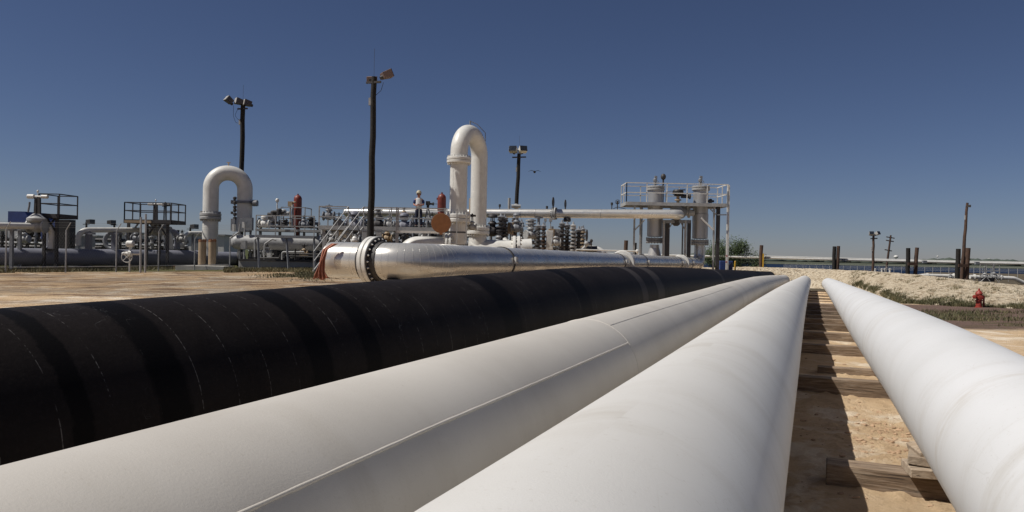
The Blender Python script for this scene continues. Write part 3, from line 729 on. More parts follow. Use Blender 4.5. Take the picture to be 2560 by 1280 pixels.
uflange(t, 1146, 401, Yl, c1, .58, .27); uflange(t, 1144, 546, Yl, c1, .60, .38); uflange(t, 1199, 577, Yr, c2, .58, .36)
# vent on its crown
v_ = MB(); cc = (c1+c2)/2; v_.tube((cc.x, cc.y, top_out-.05), (cc.x, cc.y, top_out+.22), .035, seg=8); v_.path([(cc.x, cc.y, top_out+.2), (cc.x+.35, cc.y, top_out+.05), (cc.x+.75, cc.y+.1, top_out-.35), (cc.x+.76, cc.y+.1, top_out-.75)], .018, 6)
v_.build('vent_line', MT['mid_grey'], t)
# its lower elbow running left behind the silver pipe
e1 = Vector((c1.x, c1.y, zl)); zb = at(1060, 611, 35.8).z+.08
pl = [Vector((c1.x, c1.y, zl+.02)), Vector((c1.x, c1.y, zb-.1)), Vector((at(1020, 613, 35.8).x, 35.9, zb-.1)), Vector((at(1012, 640, 35.8).x-.25, 35.9, zb-1.5))]
pipe_run('white elbow pipe running left from the foot of the tall U bend', pl, .40, 'white_paint', [.5, .62], flanges=[((at(1119, 613, 36).x, 36.13, zb-.1), (.98, .1, 0))])
# header right of it with blind flange, in cast shadow
zh = at(1240, 622, Yr).z-.12
hp = [Vector((c2.x-.35, c2.y, zh)), Vector((at(1296, 622, Yr).x, Yr, zh))]
t = pipe_run('white flanged header pipe at the foot of the right leg of the tall U bend', hp, .56, 'white_paint', flanges=[(hp[1]+Vector((-.1, 0, 0)), Xv)])
MB().lathe((c2.x, c2.y, zh), Zv, [(0, .5), (.58, .46), (at(1199, 588, Yr).z-zh, .42)], 30).build('branch', MT['white_paint'], t)
pipe_run('white flanged elbow stub behind the header pipe with a bolted ring', [at(1278, 640, 40.5), at(1278, 622, 40.5), at(1330, 618, 40.5)], .46, 'white_paint', flanges=[(at(1281, 617, 40.4), (.5, 0, .8))])

# ---- left U bend -----------------------------------------------------------------
Y1 = 46.0; c1 = at(527, 500, Y1); c2 = at(612, 500, Y1+.8); rU = .455
zt_ = at(570, 414, Y1+.4).z-rU; hw = Vector((c2.x-c1.x, c2.y-c1.y, 0)).length/2
zl = at(527, 640, Y1).z; zr = at(612, 580, Y1+.8).z
t = thing('u_bend_pipe', 'shorter grey-white upside-down U-shaped pipe behind the fence on the left', 'pipe', (c1.x, c1.y, zl))
pts = [Vector((c1.x, c1.y, zl)), Vector((c1.x, c1.y, zt_)), Vector((c2.x, c2.y, zt_)), Vector((c2.x, c2.y, zr))]
MB().path(bend(pts, hw*.999, 16), rU, 40).build('pipe_body', MT['white_paint'], t)
uflange(t, 527, 541, Y1, c1, .62, .38, 20, 'light_grey')
q = MB(); z = at(612, 504, Y1).z; q.disc((c2.x, c2.y, z), Zv, .56, .16, 30); q.box((c2.x-.62, c2.y-.1, z), .3, .3, .22); q.box((c2.x+.66, c2.y, z-.05), .28, .3, .3); q.lathe((c2.x+.62, c2.y-.3, z-.05), (1, 0, 0), [(0, .2), (.25, .2)], 12)
q.build('clamp_collar', MT['mid_grey'], t)
q = MB(); cc = (c1+c2)/2; q.tube((cc.x, cc.y, zt_+rU), (cc.x, cc.y, zt_+rU+.16), .04, seg=8); q.box((cc.x, cc.y, zt_+rU+.18), .22, .05, .05); q.build('vent_plug', MT['tan'], t)
t = thing('junction_box_rack', 'grey cabinets on a rack at the right leg of the left U bend', 'cabinet', rise(620, 45))
for px, y, w_, h_, mt_ in ((584, 562, 10, 30, 'mid_grey'), (606, 562, 12, 34, 'mid_grey'), (622, 560, 20, 32, 'mid_grey'), (585, 570, 5, 18, 'white_paint'), (610, 562, 5, 14, 'white_paint')):
    p = at(px, y, 44.6 if mt_ != 'white_paint' else 44.2); MB().box(p, m(w_, 44.6), .3, m(h_, 44.6)).build('cabinet' if mt_ != 'white_paint' else 'gauge_plate', MT[mt_], t)
leg(t, (at(600, 600, 44.9).x, 44.9), at(600, 570, 44.9).z, .1, 'mid_grey'); leg(t, (at(626, 600, 44.9).x, 44.9), at(600, 570, 44.9).z, .1, 'mid_grey')
# instrument string left of right leg
q = MB(); xx = at(587, 500, 44.6)
for k, y in enumerate((500, 512, 522, 530, 540, 550)): q.lathe(at(587, y, 44.6), Zv, [(0, .06), (.05, .11), (.16, .11), (.2, .05)], 8)
q.tube(at(587, 560, 44.6), at(587, 498, 44.6), .03, seg=6); q.box(at(580, 532, 44.6), .12, .1, .15)
tag(q.build('instrument_string', MT['dark_steel']), 'dark string of small valves beside the right leg of the left U bend', 'instrument')
# tan bollard cylinders on slabs
for px, yt, lab in ((505, 600, 'left one of the two tan concrete cylinders in front of the left U bend'), (530, 600, 'right one of the two tan concrete cylinders in front of the left U bend')):
    Y = 43.0; p = at(px, 663, Y); o = thing('concrete_bollard', lab, 'bollard', p, 'tan cylinders before the U bend')
    h_ = m(63, Y); rr = m(9.3, Y)
    MB().lathe(p, Zv, [(0, rr), (h_*.97, rr), (h_, rr*.9)], 24).build('cylinder', MT['tan'], o)
    q = MB(); q.lathe(p+Zv*h_*.93, Zv, [(0, rr*1.04), (.09, rr*1.04)], 24, cap=False)
    for k in range(8): q.box(p+Zv*(h_*.99)+Vector((math.cos(k*.785)*rr*.8, math.sin(k*.785)*rr*.8, .03)), .06, .06, .09)
    q.build('rim', MT['rust'], o)
q = MB(); p = at(514, 671, 42.6); q.box(p, m(120, 42.6), 1.6, .32)
tag(q.build('concrete_slab', MT['concrete'], bevel=.02), 'low concrete slab carrying the tan cylinders', 'slab')
q = MB(); q.box(at(510, 665.5, 42.8), m(130, 42.8), 1.3, .05); tag(q.build('steel_plate', MT['rust']), 'rusty plate lying on the concrete slab under the tan cylinders', 'plate')

# ---- left header, pipes and platforms behind the fence -------------------------
def LY(px, d=0): return 40+8*px/495+d
def L(px, py, d=0): return at(px, py, LY(px, d))
pipe_run('long thick grey header pipe behind the left fence', [L(-140, 641), L(494, 645)], .47, 'header_grey', seg=36, name='header_pipe', supports=[L(60, 665), L(200, 665), L(300, 665), L(440, 665)])
pipe_run('short thick grey header pipe with capped right end, right of the tan cylinders', [L(500, 646), L(590, 647)], .44, 'header_grey', seg=32, name='header_pipe', supports=[L(560, 665)])
q = MB(); q.lathe(L(597, 648), (1, .15, 0), [(-.06, .52), (.06, .52), (.08, .5), (.26, .44), (.4, .25), (.46, .02)], 24)
tag(q.build('end_cap', MT['dark_steel']), 'dark domed cap closing the short grey header pipe', 'cap')
q = MB(); [q.box(L(px, 641)+Vector((0, -.47, .02)), m(w_, 40), .012, .06) for px, w_ in ((15, 16), (50, 30), (70, 10))]
tag(q.build('stencil_mark', MT['black']), 'dark stencilled mark on the left end of the thick grey header pipe', 'mark')
d1 = -1.2
pipe_run('thin white pipe at the far left bending down onto the thick header', [L(-80, 563, d1), L(133, 566, d1), L(128, 622, d1)], .165, 'white_paint', .42, supports=[L(30, 575, d1), L(50, 575, d1+.5)])
q = MB(); pp = L(127, 600, -.9); q.lathe(Vector((pp.x, pp.y, L(127, 622, -.9).z)), Zv, [(0, .3), (.12, .24), (m(46, 41), .22)], 18)
tag(q.build('riser_pipe', MT['header_grey']), 'fat grey riser standing on the header under the far left elbow', 'pipe')
valve('valve with dark column and white cylinder actuator beside the far left railed platform', L(93, 566, d1), .62, (1, 0, 0), 'light_grey', 'cyl', 'dark_steel', 1.55)
q = MB(); q.lathe(L(92, 549, d1), Zv, [(-.12, .42), (-.05, .48), (.06, .48), (.2, .3), (.3, .2)], 20); tag(q.build('valve_bonnet', MT['light_grey']), 'round grey bonnet on the far left valve', 'bonnet')
q = MB(); q.path([L(74, 505, d1), L(73, 515, d1), L(70, 530, d1)], .05, 6); tag(q.build('drain_hose', MT['mid_grey']), 'bent grey hose hanging from the far left valve actuator', 'hose')
def platform(label, x0p, x1p, ydeck, Y, depth, railh, legs, mat='dark_steel', th=.22, post=1.4, yr=None):
    a = at(x0p, ydeck, Y); b_ = at(x1p, ydeck, Y); z = (a.z+b_.z)/2
    t = thing('platform', label, 'platform', (a.x, Y, g1(a.x, Y)))
    deck_box(t, a.x, b_.x, Y, Y+depth, z, th, mat)
    railing(t, [(a.x, Y, z), (b_.x, Y, z), (b_.x, Y+depth, z), (a.x, Y+depth, z), (a.x, Y, z)], railh, .52, post, .026, mat)
    for px, dy in legs:
        p = at(px, ydeck, Y+dy); leg(t, (p.x, Y+dy), z-th*.5, .14, mat)
        MB().beam((p.x, Y+dy, z-1.0), (p.x+(.6 if px < (x0p+x1p)/2 else -.6), Y+dy, z-.15), .08).build('brace', MT[mat], t)
    return t, z
platform('dark railed platform at the far left over the header pipe', 97, 148, 534.5, 40.6, 1.7, 1.06, ((112, .2), (143, .2), (112, 1.5), (143, 1.5)))
platform('dark railed platform above the header, left of the left U bend', 311, 428, 549, 44.0, 1.9, .98, ((322, 1.7), (368, .2), (420, .3), (400, 1.7)), post=.85)
q = MB(); q.box(at(345, 554, 43.8), m(66, 44), .1, .14); tag(q.build('cable_tray', MT['tan']), 'pale cable tray along the edge of the second dark platform', 'tray')
# blue roofed machine
t = thing('engine_enclosure', 'blue-roofed machine shed behind the far left pipes', 'shed', rise(60, 47))
q = MB(); a = at(22, 556, 46); z0 = a.z; z1 = at(22, 528, 46).z; x0, x1 = at(20, 540, 46).x, at(92, 540, 46).x
q.add([(x0, 46, z0), (x1-.3, 46, z0), (x1-.3, 49, z0), (x0, 49, z0), (x0, 46, z1), (x1-.75, 46, z1), (x1-.75, 49, z1), (x0, 49, z1)], [(0, 1, 5, 4), (1, 2, 6, 5), (2, 3, 7, 6), (3, 0, 4, 7), (4, 5, 6, 7), (0, 3, 2, 1)])
q.build('roof', MT['blue_paint'], t)
q = MB(); q.box((x0+1.0, 47.5, (z0+g1(x0, 47))/2), 2.2, 2.6, z0-g1(x0, 47)); q.build('wall', MT['building'], t)
q = MB(); q.box((x1-.4, 47.2, z0-.9), 1.2, 2.0, 1.9); q.build('radiator', MT['black'], t)
for px, lab in ((155, 'blue panelled machine under the far left platform'),):
    t = thing('engine_skid', lab, 'engine', rise(px, 44))
    MB().box(at(140, 575, 44), m(44, 44), 1.2, m(46, 44)).build('housing', MT['blue_paint'], t)
    MB().box(at(168, 585, 43.4), m(26, 44), .6, m(70, 44)).build('intake_duct', MT['black'], t)
    MB().beam(at(150, 575, 43.2), at(163, 560, 43.2), .06).build('strut', MT['mid_grey'], t)
    MB().box(at(155, 604, 43.8), m(74, 44), .9, m(20, 44)).build('base', MT['dark_steel'], t)
# middle run
pipe_run('white pipe arching over the header between the two dark platforms', [L(196, 614, -.6), L(196, 575, -.6), L(352, 575, -.6)], .15, 'white_paint', .5, supports=[L(222, 580, -.6), L(288, 580, -.6)])
q = MB(); c_ = L(279, 602, .5); pts = [c_+Vector((math.cos(a)*m(17, 44), 0, math.sin(a)*m(20, 44))) for a in np.linspace(R(60), R(290), 14)]; q.path(pts, .13, 12)
tag(q.build('return_bend', MT['mid_grey']), 'curved grey return bend under the arching white pipe', 'pipe')
for px, lab in ((222, 'thick grey support column under the left part of the arching pipe'), (287, 'thick grey support column under the right part of the arching pipe')):
    q = MB(); a = L(px, 584, -.7); q.beam((a.x, a.y, L(px, 622).z-.1), (a.x, a.y, a.z), .26, .3); q.box((a.x, a.y, a.z), .6, .34, .1)
    tag(q.build('support_column', MT['header_grey']), lab, 'column')
# assembly right: two elbows with valves
for px, dY, mt_, lab, tp_ in ((388, -1.4, 'light_grey', 'left one of the two tall valves on the second dark platform', 'cyl'), (412, .3, 'mid_grey', 'right one of the two tall valves on the second dark platform', 'motor')):
    valve(lab, L(px, 578, dY), .5, (1, 0, 0), mt_, tp_, 'dark_steel', 2.2)
pipe_run('front white elbow dropping onto the header under the second dark platform', [L(372, 577, -1.4), L(425, 578, -1.4), L(423, 624, -1.4)], .20, 'white_paint', .5)
pipe_run('rear grey elbow dropping onto the header under the second dark platform', [L(395, 576, .4), L(446, 578, .4), L(442, 624, .4)], .19, 'header_grey', .5)
pipe_run('small white swan-neck pipe left of the left U bend', [L(452, 614, -.2), L(460, 612, -.2), L(464, 583, -.2), L(520, 583, -.2)], .125, 'white_paint', .38, supports=[L(482, 586, -.2)])
q = MB(); c_ = at(325, 612, 38.6); q.lathe(c_+Vector((-.16, 0, .05)), (1, 0, 0), [(0, .14), (.05, .17), (.32, .17), (.36, .12)], 14); q.tube(c_, c_-Zv*.45, .05, seg=8); q.lathe(c_+Vector((-.4, 0, -.45)), Xv, [(0, .05), (.1, .09), (.3, .09), (.35, .16), (.5, .16), (.55, .07), (.9, .07)], 12)
handwheel(q, c_+Vector((-.05, -.2, -.62)), (0, 1, 0), .27, .018); q.tube((c_.x, c_.y, g1(c_.x, c_.y)), c_-Zv*.4, .04, seg=8)
tag(q.build('hydraulic_operator', MT['white_paint']), 'small white handwheel operator standing before the header pipe', 'operator')
# gate posts
for px, yt, ln, lab in ((347, 543, .0, 'left one of the two tall grey gate posts'), (359, 535, .12, 'right one of the two tall grey gate posts')):
    a = at(px+4, 680, 37.8); b_ = at(px, yt, 37.8); q = MB(); q.tube((a.x, a.y, a.z-.2), (a.x-.02, a.y, b_.z), .05, seg=10)
    t = tag(q.build('gate_post', MT['galv']), lab, 'post', 'gate posts')
# fence
t = thing('chain_link_fence', 'chain-link fence with angled barbed-wire arms along the left', 'fence', at(150, 680, 37.5))
FP = [(-160, 684, 34.6), (14, 681, 36.3), (164, 680, 37.4), (290, 679, 38.6), (396, 678, 40.0), (486, 676, 41.5), (574, 675, 42.5)]
FQ = []
for px, py, Y in FP:
    a = at(px, py, Y); a.z = g1(a.x, a.y); FQ.append(a); H = 2.1 if px < 480 else 1.7
    q = MB(); q.tube(a-Zv*.2, a+Zv*H, .035, seg=8); q.tube(a+Zv*H, a+Zv*(H+.36)+Vector((.28, -.12, 0)), .022, seg=6); q.build('fence_post', MT['galv'], t)
wr_ = MB()
for a, b_ in zip(FQ, FQ[1:]):
    wr_.tube(a+Zv*.28, b_+Zv*.28, .014, seg=5)
    for k in (0.35, .65, .97): wr_.tube(a+Zv*(2.1+.36*k)+Vector((.28*k, -.12*k, 0)), b_+Zv*(2.1+.36*k)+Vector((.28*k, -.12*k, 0)), .004, seg=4)
    n = int((b_-a).length/.11)
    for i in range(n):
        p = a.lerp(b_, i/n)
        for sg in (-1, 1):
            e = p+(b_-a).normalized()*sg*1.0
            wr_.tube(p+Zv*.05, e+Zv*2.0, .0014, seg=3)
wr_.build('wire_mesh', MT['galv'], t)
# light buildings behind
def shed(label, px0, px1, yt, Y, dep, mat='building', cat='building', roof='light_grey', name='equipment_shed'):
    a = at(px0, yt, Y); b_ = at(px1, yt, Y); g = g1(a.x, Y)-.1; t = thing(name, label, cat, ((a.x+b_.x)/2, Y, g))
    z = (a.z+b_.z)/2
    MB().box(((a.x+b_.x)/2, Y+dep/2, (g+z)/2), b_.x-a.x, dep, z-g).build('wall', MT[mat], t)
    MB().box(((a.x+b_.x)/2, Y+dep/2, z+.05), b_.x-a.x+.3, dep+.3, .1).build('roof', MT[roof], t)
    MB().box(((a.x+b_.x)/2, Y-.02, g+(z-g)*.45), (b_.x-a.x)*.22, .05, (z-g)*.85).build('door', MT['mid_grey'], t)
shed('pale block building left of the left U bend, behind the elbows', 436, 560, 588, 62, 5)
shed('low pale shed seen between the two dark platforms', 296, 352, 584, 58, 4)
shed('pale shed behind the machines at the far left edge', -40, 45, 574, 60, 5)
shed('low pale shed behind the far left riser', 128, 240, 590, 66, 4, 'light_grey')

# ---- floodlight poles ----------------------------------------------------------
def lamp_box(t, c, az, tilt, sz=.42, mat='lamp_house'):
    M = Matrix.Rotation(az, 3, 'Z')@Matrix.Rotation(tilt, 3, 'X'); c = Vector(c); h = sz
    q = MB(); v = [M@Vector(p)*h for p in ((-.5, -.55, -.38), (.5, -.55, -.38), (.5, .35, -.25), (-.5, .35, -.25), (-.5, -.55, .38), (.5, -.55, .38), (.5, .35, .3), (-.5, .35, .3))]
    q.add([c+p for p in v], [(3, 2, 1, 0), (4, 5, 6, 7), (0, 1, 5, 4), (1, 2, 6, 5), (2, 3, 7, 6), (3, 0, 4, 7)])
    o = q.build('lamp_housing', MT[mat], t, bevel=.015)
    MB().box(c+M@Vector((0, -.56, 0))*h, h*.94, .03, h*.72, rot=M).build('lens', MT['lamp_house' if mat == 'lamp_shaded' else 'glass'], o)  # pale lens on the dark boxes stands for their sunlit face
    MB().lathe(c+M@Vector((0, .3, -.1))*h, M@Vector((0, 1, 0)), [(0, h*.22), (h*.3, h*.16)], 10).build('ballast', MT['dark_steel'], t)
    return o
def light_pole(label, pxt, pyt, Y, r0, r1, lamps, lean=0, rod=True, wires=(), group='floodlight poles', arm=1.0, name='floodlight_pole', mat='pole_wood', base=None):
    tpt = at(pxt, pyt, Y); g = g1(tpt.x, Y) if base is None else base; b0 = Vector((tpt.x+lean, Y, g-.1))
    t = thing(name, label, 'light pole', b0, group)
    n = 10; ps = [b0.lerp(tpt, i/n)+Vector((.018*math.sin(i*2.1+pxt), 0, 0)) for i in range(n+1)]
    MB().path(ps, [r0+(r1-r0)*i/n for i in range(n+1)], 14).build('pole', MT[mat], t)
    MB().beam(tpt+Vector((-arm/2, 0, -.28)), tpt+Vector((arm/2, -.15, -.26)), .09).build('crossarm', MT['dark_steel'], t)
    for (dx, dy, dz, az, tilt, sz, mt_) in lamps: lamp_box(t, tpt+Vector((dx, dy, dz)), az, tilt, sz, mt_)
    if rod: MB().tube(tpt, tpt+Zv*1.3, .008, seg=4).build('lightning_rod', MT['dark_steel'], t)
    for w_ in wires:
        MB().path(bend([tpt+Vector(p) for p in w_], .15, 5), .012, 5).build('wire', MT['black'], t)
    MB().box(tpt+Vector((-r1-.04, -.02, -1.15)), .1, .12, .34).build('conduit_box', MT['galv'], t)
    return t
paint('lamp_shaded', (.06, .055, .065), (.05, .045, .055), .5, sc_=1)  # housing colour holds the shade of the side turned from the sun
light_pole('dark floodlight pole behind the left U bend with three lamp boxes, one reaching left', 607.5, 262, 50, .17, .145,
    [(-.85, -.1, .22, R(-50), R(-38), .5, 'lamp_shaded'), (-.2, .0, .18, R(-55), R(-12), .52, 'lamp_shaded'), (.36, -.05, .08, R(-58), R(-12), .52, 'lamp_shaded')],
    wires=[[(-.62, 0, -.05), (-.62, 0, -.75), (-.45, 0, -1.2), (-.15, 0, -1.2)], [(-.3, 0, -.2), (-.52, 0, -.7), (-.3, 0, -1.0), (-.12, 0, -.95)]], arm=.7)
paint('lamp_brown', (.20, .14, .125), (.19, .13, .115), .6, sc_=1)
light_pole('tallest dark floodlight pole left of the man, brown lamp box slanting to the right', 935, 192, 35, .165, .125,
    [(.58, -.25, .03, R(115), R(-24), .50, 'lamp_brown'), (-.16, .3, -.06, R(175), R(-10), .42, 'lamp_brown')],
    wires=[[(.1, 0, -.85), (.34, 0, -.62), (.44, 0, -.25)]], arm=.7, lean=-.02)
light_pole('floodlight pole right of the tall U bend, two pale lamp boxes level on top', 1298, 384, 55, .17, .13,
    [(-.42, 0, .22, R(-14), R(-22), .56, 'lamp_house'), (.24, 0, .24, R(14), R(-22), .56, 'white_paint')], lean=-.28, arm=1.0)
light_pole('brown lamp post among the far wooden post pairs on the right, small twin floodlight', 2184, 588, 62, .11, .09,
    [(-.18, 0, .1, R(-20), R(-25), .36, 'lamp_house'), (.26, 0, .12, R(30), R(-25), .36, 'lamp_house')], lean=0, rod=False, arm=.5, mat='post_wood')
light_pole('very tall thin brown pole rising behind the rightmost wooden posts', 2418, 507, 59, .15, .09,
    [(.12, 0, -.25, R(60), 0, .25, 'dark_steel')], lean=-.35, rod=False, arm=.2, mat='post_wood')
for k, (px, y, Y, lab) in enumerate(((216, 556, 110, 'tiny distant floodlight post behind the arching white pipe, leftmost of three'), (286, 558, 112, 'tiny distant floodlight post behind the arching white pipe, middle of three'), (476, 568, 112, 'tiny distant floodlight post just left of the left U bend'))):
    light_pole(lab, px, y, Y, .16, .14, [(.5 if k != 1 else -.5, 0, .1, R(70), 0, .9, 'dark_steel')], rod=False, arm=1.0, name='floodlight_pole')
# utility pole, leaning
t = thing('utility_pole', 'leaning utility pole with three crossarms far beyond the berm', 'utility pole', at(2213, 668, 150))
a, b_ = at(2213, 672, 150), at(2227, 588, 150); MB().tube(a-Zv*2, b_, .24, .16, 10).build('pole', MT['post_wood'], t)
for f, w_ in ((.93, .8), (.83, .75), (.55, .7)):
    c_ = a.lerp(b_, f); MB().beam(c_+Vector((-w_, 0, .12)), c_+Vector((w_, 0, -.12)), .18).build('crossarm', MT['post_wood'], t)

# ---- platform with cabinets, pad, vessel: left of the silver pipe -----------------
pad = MB(); a = at(614, 669, 43.2); b_ = at(860, 680, 40.2); z = at(614, 650, 43.2).z
pad.box(((a.x+b_.x)/2, 43.9, z-.6), b_.x-a.x, 3.6, 1.2); o = pad.build('concrete_pad', MT['concrete'], bevel=.03); tag(o, 'pale raised concrete foundation wall left of the silver pipe', 'foundation')
PY = 42.1
q = MB(); x0, x1 = a.x, b_.x; q.beam((x0, PY, z+.03), (x1, PY, z+.03), .12, .1); tag(q.build('curb_rail', MT['dark_steel']), 'dark steel rail along the top of the concrete foundation', 'rail')
t = thing('pressure_vessel', 'long grey horizontal vessel with rounded left end under the railed walkway', 'vessel', rise(700, 44.5))
va = at(590, 605, 44.5); vb = at(862, 610, 44.5)
MB().lathe(va, vb-va, [(-.34, .03), (-.3, .16), (-.2, .30), (-.05, .4), (.1, .43), (1.2, .43), (1.22, .46), (1.26, .46), (1.28, .43), ((vb-va).length, .43)], 30).build('shell', MT['light_grey'], t)
for px in (640, 690, 745, 800): MB().beam(at(px, 652, 44.5), at(px, 622, 44.5), .2).build('saddle', MT['dark_steel'], t)
for px in (665, 733): MB().tube(at(px, 592, 44.5), at(px, 612, 44.3), .14, seg=12).build('nozzle', MT['white_paint'], t)
t = thing('walkway', 'grey railed walkway on slanting legs above the concrete foundation', 'platform', rise(700, 41.3))
a = at(640, 587, 41.3); b_ = at(785, 587.5, 41.3); z = a.z
deck_box(t, a.x, b_.x, 41.3, 42.2, z, .14, 'mid_grey')
railing(t, [(a.x, 41.3, z), (b_.x, 41.3, z)], at(640, 538, 41.3).z-z, .47, 1.0, .025, 'light_grey')
for p1, p2 in (((645, 593), (663, 669)), ((716, 593), (735, 669)), ((785, 593), (800, 669))):
    c_ = at(*p2, 42.0); MB().beam(at(*p1, 41.4), (c_.x, 41.0, GZ(c_)), .09).build('leg', MT['mid_grey'], t)
t = thing('upper_walkway', 'higher railed walkway behind the two red vessels row, left part', 'platform', rise(730, 45.2))
a = at(640, 571, 45.2); b_ = at(1140, 572, 45.2); z = a.z-.02
# valves and fittings on it
t2 = t
deck_box(t, a.x, at(800, 570, 45.2).x, 45.2, 46.6, z, .14, 'light_grey')
xr = at(762, 570, 45.2).x
railing(t, [(at(702, 570, 45.2).x, 45.2, z), (xr, 45.2, z), (xr, 46.6, z)], at(702, 518, 45.2).z-z, .5, 1.2, .025, 'light_grey')
for px in (650, 700, 760, 796): leg(t, (at(px, 600, 45.9).x, 45.9), z, .12, 'mid_grey')
def vessel(label, px, ytop, ybot, Y, wpx):
    p = at(px, ybot, Y); H = at(px, ytop, Y).z-p.z; r = m(wpx, Y)/2; t = thing('relief_vessel', label, 'vessel', p, 'red domed vessels')
    MB().lathe(p, Zv, [(0, r*.55), (.05, r*.55), (.06, r), (H*.1, r*1.02), (H-r, r), (H-r*.7, r*.93), (H-r*.35, r*.72), (H-r*.1, r*.4), (H, .01)], 26).build('shell', MT['red_rust'], t)
    MB().tube(p-Zv*.9, p, r*.4, seg=12).disc(p-Zv*.02, Zv, r*.95, .1, 20).build('neck', MT['red_rust'], t)
    MB().box(p+Vector((-r*1.05, 0, H*.72)), .08, .1, .1).tube(p+Zv*H, p+Zv*(H+.06), .05, seg=8).build('lifting_lug', MT['red_rust'], t)
vessel('red domed vessel rising from the walkway, far left of the man', 743.5, 487, 566, 45.8, 19.5)
vessel('red domed vessel standing behind the round rusty disc, right of the man', 1104, 484, 531, 39.5, 21)
def post_inst(label, px, y0, y1, Y, kind, mat='light_grey', name='instrument_post', sz=1):
    a = at(px, y0, Y); b_ = at(px, y1, Y); q = MB(); q.tube(a, (a.x, a.y, b_.z), .035*sz, seg=8); b_ = Vector((a.x, a.y, b_.z))
    if kind == 'ball': q.ell(b_, .11*sz, .11*sz, .13*sz, 12, 8)
    elif kind == 'box': q.box(b_, .26*sz, .2*sz, .3*sz); q.tube(b_+Vector((.1, 0, .1)), b_+Vector((.3*sz, 0, .1)), .05*sz, seg=8)
    elif kind == 'wheel': handwheel(q, b_, (.3, 1, .2), .22*sz, .022*sz); q.box(b_-Zv*.25*sz, .16*sz, .16*sz, .25*sz)
    elif kind == 'pipe': q.tube(a, b_, .09*sz, seg=12)
    elif kind == 'stack':
        H = b_.z-a.z; n = max(3, int(H/(.22*sz)))
        for i in range(n): q.disc(a+Zv*H*(i+.5)/n, Zv, .17*sz, H/n*.45, 14); 
        q.tube(a, b_, .1*sz, seg=10)
    elif kind == 'motor': q.lathe(b_-Zv*.15*sz, Zv, [(0, .15*sz), (.3*sz, .15*sz), (.36*sz, .08*sz)], 12); q.lathe(b_+Vector((-.3*sz, 0, 0)), Xv, [(0, .1*sz), (.6*sz, .1*sz)], 10); q.disc(a+Zv*.1, Zv, .22*sz, .1, 14)
    return tag(q.build(name, MT[mat]), label, name.split('_')[-1] if name != 'instrument_post' else 'instrument')
post_inst('thin post topped by a white ball above the walkway', 692, 560, 501, 45, 'ball', 'white_paint')
post_inst('dark motor operator under the white ball post', 697, 570, 530, 44.6, 'motor', 'dark_steel', 'valve_operator')
post_inst('dark valve cluster left of the white ball post', 683, 560, 536, 44.8, 'motor', 'dark_steel', 'valve_operator', 1.1)
post_inst('grey-white cylinder operator right of the white ball post', 708, 572, 533, 44.8, 'motor', 'light_grey', 'valve_operator', 1.1)
post_inst('rusty angled lever post left of the left red vessel', 725, 566, 510, 45.4, 'box', 'tan', 'lever_post')
post_inst('slim brown pipe beside the left red vessel', 731, 566, 512, 45.3, 'pipe', 'light_grey', 'vent_pipe', .8)
post_inst('dark squat valve between the left red vessel and the stair platform', 777, 571, 543, 44.2, 'stack', 'dark_steel', 'squat_valve', 1.4)
post_inst('small dark squat valve just right of the cabinets', 712, 565, 549, 43.4, 'stack', 'dark_steel', 'squat_valve', 1.1)
valve('white ball-shaped valve lying on the walkway right of the cabinets', at(661, 560, 43.6), .42, (1, 0, 0), 'white_paint', 'dome', 'light_grey', .1)
q = MB(); q.box(at(680, 545, 44), .5, .3, .28); q.box(at(675, 541, 43.9), .3, .3, .08); tag(q.build('yellow_topped_box', MT['light_grey']), 'pale instrument box left of the dark motor operator on the walkway', 'box')
q = MB(); q.box(at(674, 660-20, 42.9), m(9, 43), .3, m(14, 43)); tag(q.build('junction_box', MT['white_paint']), 'white junction box standing on the concrete foundation', 'box')
q = MB(); q.box(at(610, 612, 42.5), m(12, 43), .3, m(20, 43)); q.tube(at(610, 625, 42.5), at(610, 660, 42.5), .05, seg=8); tag(q.build('control_box', MT['light_grey']), 'grey control box on a pipe stand before the rounded end of the long vessel', 'box')
# clutter of small pipework under the walkway
def small_pipes(label, spec, Y, mat='light_grey', r=.05):
    q = MB()
    for pl_ in spec: q.path(bend([at(x, y, Y) for x, y in pl_], .12, 4) if len(pl_) > 2 else [at(x, y, Y) for x, y in pl_], r, 8)
    return tag(q.build('small_pipework', MT[mat]), label, 'pipework')
small_pipes('thin grey pipework in front of the long vessel', [[(575, 596), (598, 580), (600, 560)], [(637, 650), (637, 596), (650, 596)], [(660, 648), (662, 610), (680, 598), (690, 600)], [(612, 590), (612, 560)], [(705, 650), (705, 630), (760, 630)]], 43.2)
small_pipes('dark thin pipework low on the concrete foundation', [[(620, 645), (700, 645), (700, 636)], [(715, 640), (860, 644)], [(720, 634), (862, 638)], [(738, 650), (738, 622)]], 42.6, 'dark_steel', .045)
# walkway right of it (main deck where the man stands)
DY0, DY1 = 37.4, 39.2
a = at(798, 566, DY0); b_ = at(1118, 569, DY0); dz = at(985, 567, DY0).z
t = thing('stair_platform', 'long railed steel platform that the man stands on, with stairs down to the left', 'platform', rise(980, DY0))
deck_box(t, a.x, b_.x, DY0, DY1, dz, .2, 'light_grey')
rh = at(985, 519.5, DY0).z-dz
xs_ = [at(px, 540, DY0).x for px in (798, 871, 909, 992)]
railing(t, [(xs_[0], DY1, dz), (xs_[0], DY0, dz), (xs_[1], DY0, dz)], rh, .47, 1.5, .026, 'light_grey')
railing(t, [(xs_[2], DY0, dz), (at(1117, 540, DY0).x, DY0, dz)], rh, .47, 1.3, .026, 'light_grey')
railing(t, [(xs_[0], DY1, dz), (b_.x, DY1, dz)], rh, .47, 1.8, .022, 'light_grey')
q = MB(); q.beam((xs_[0], DY0-.4, dz+rh+.03), (xs_[1], DY0-.4, dz+rh+.03), .05)
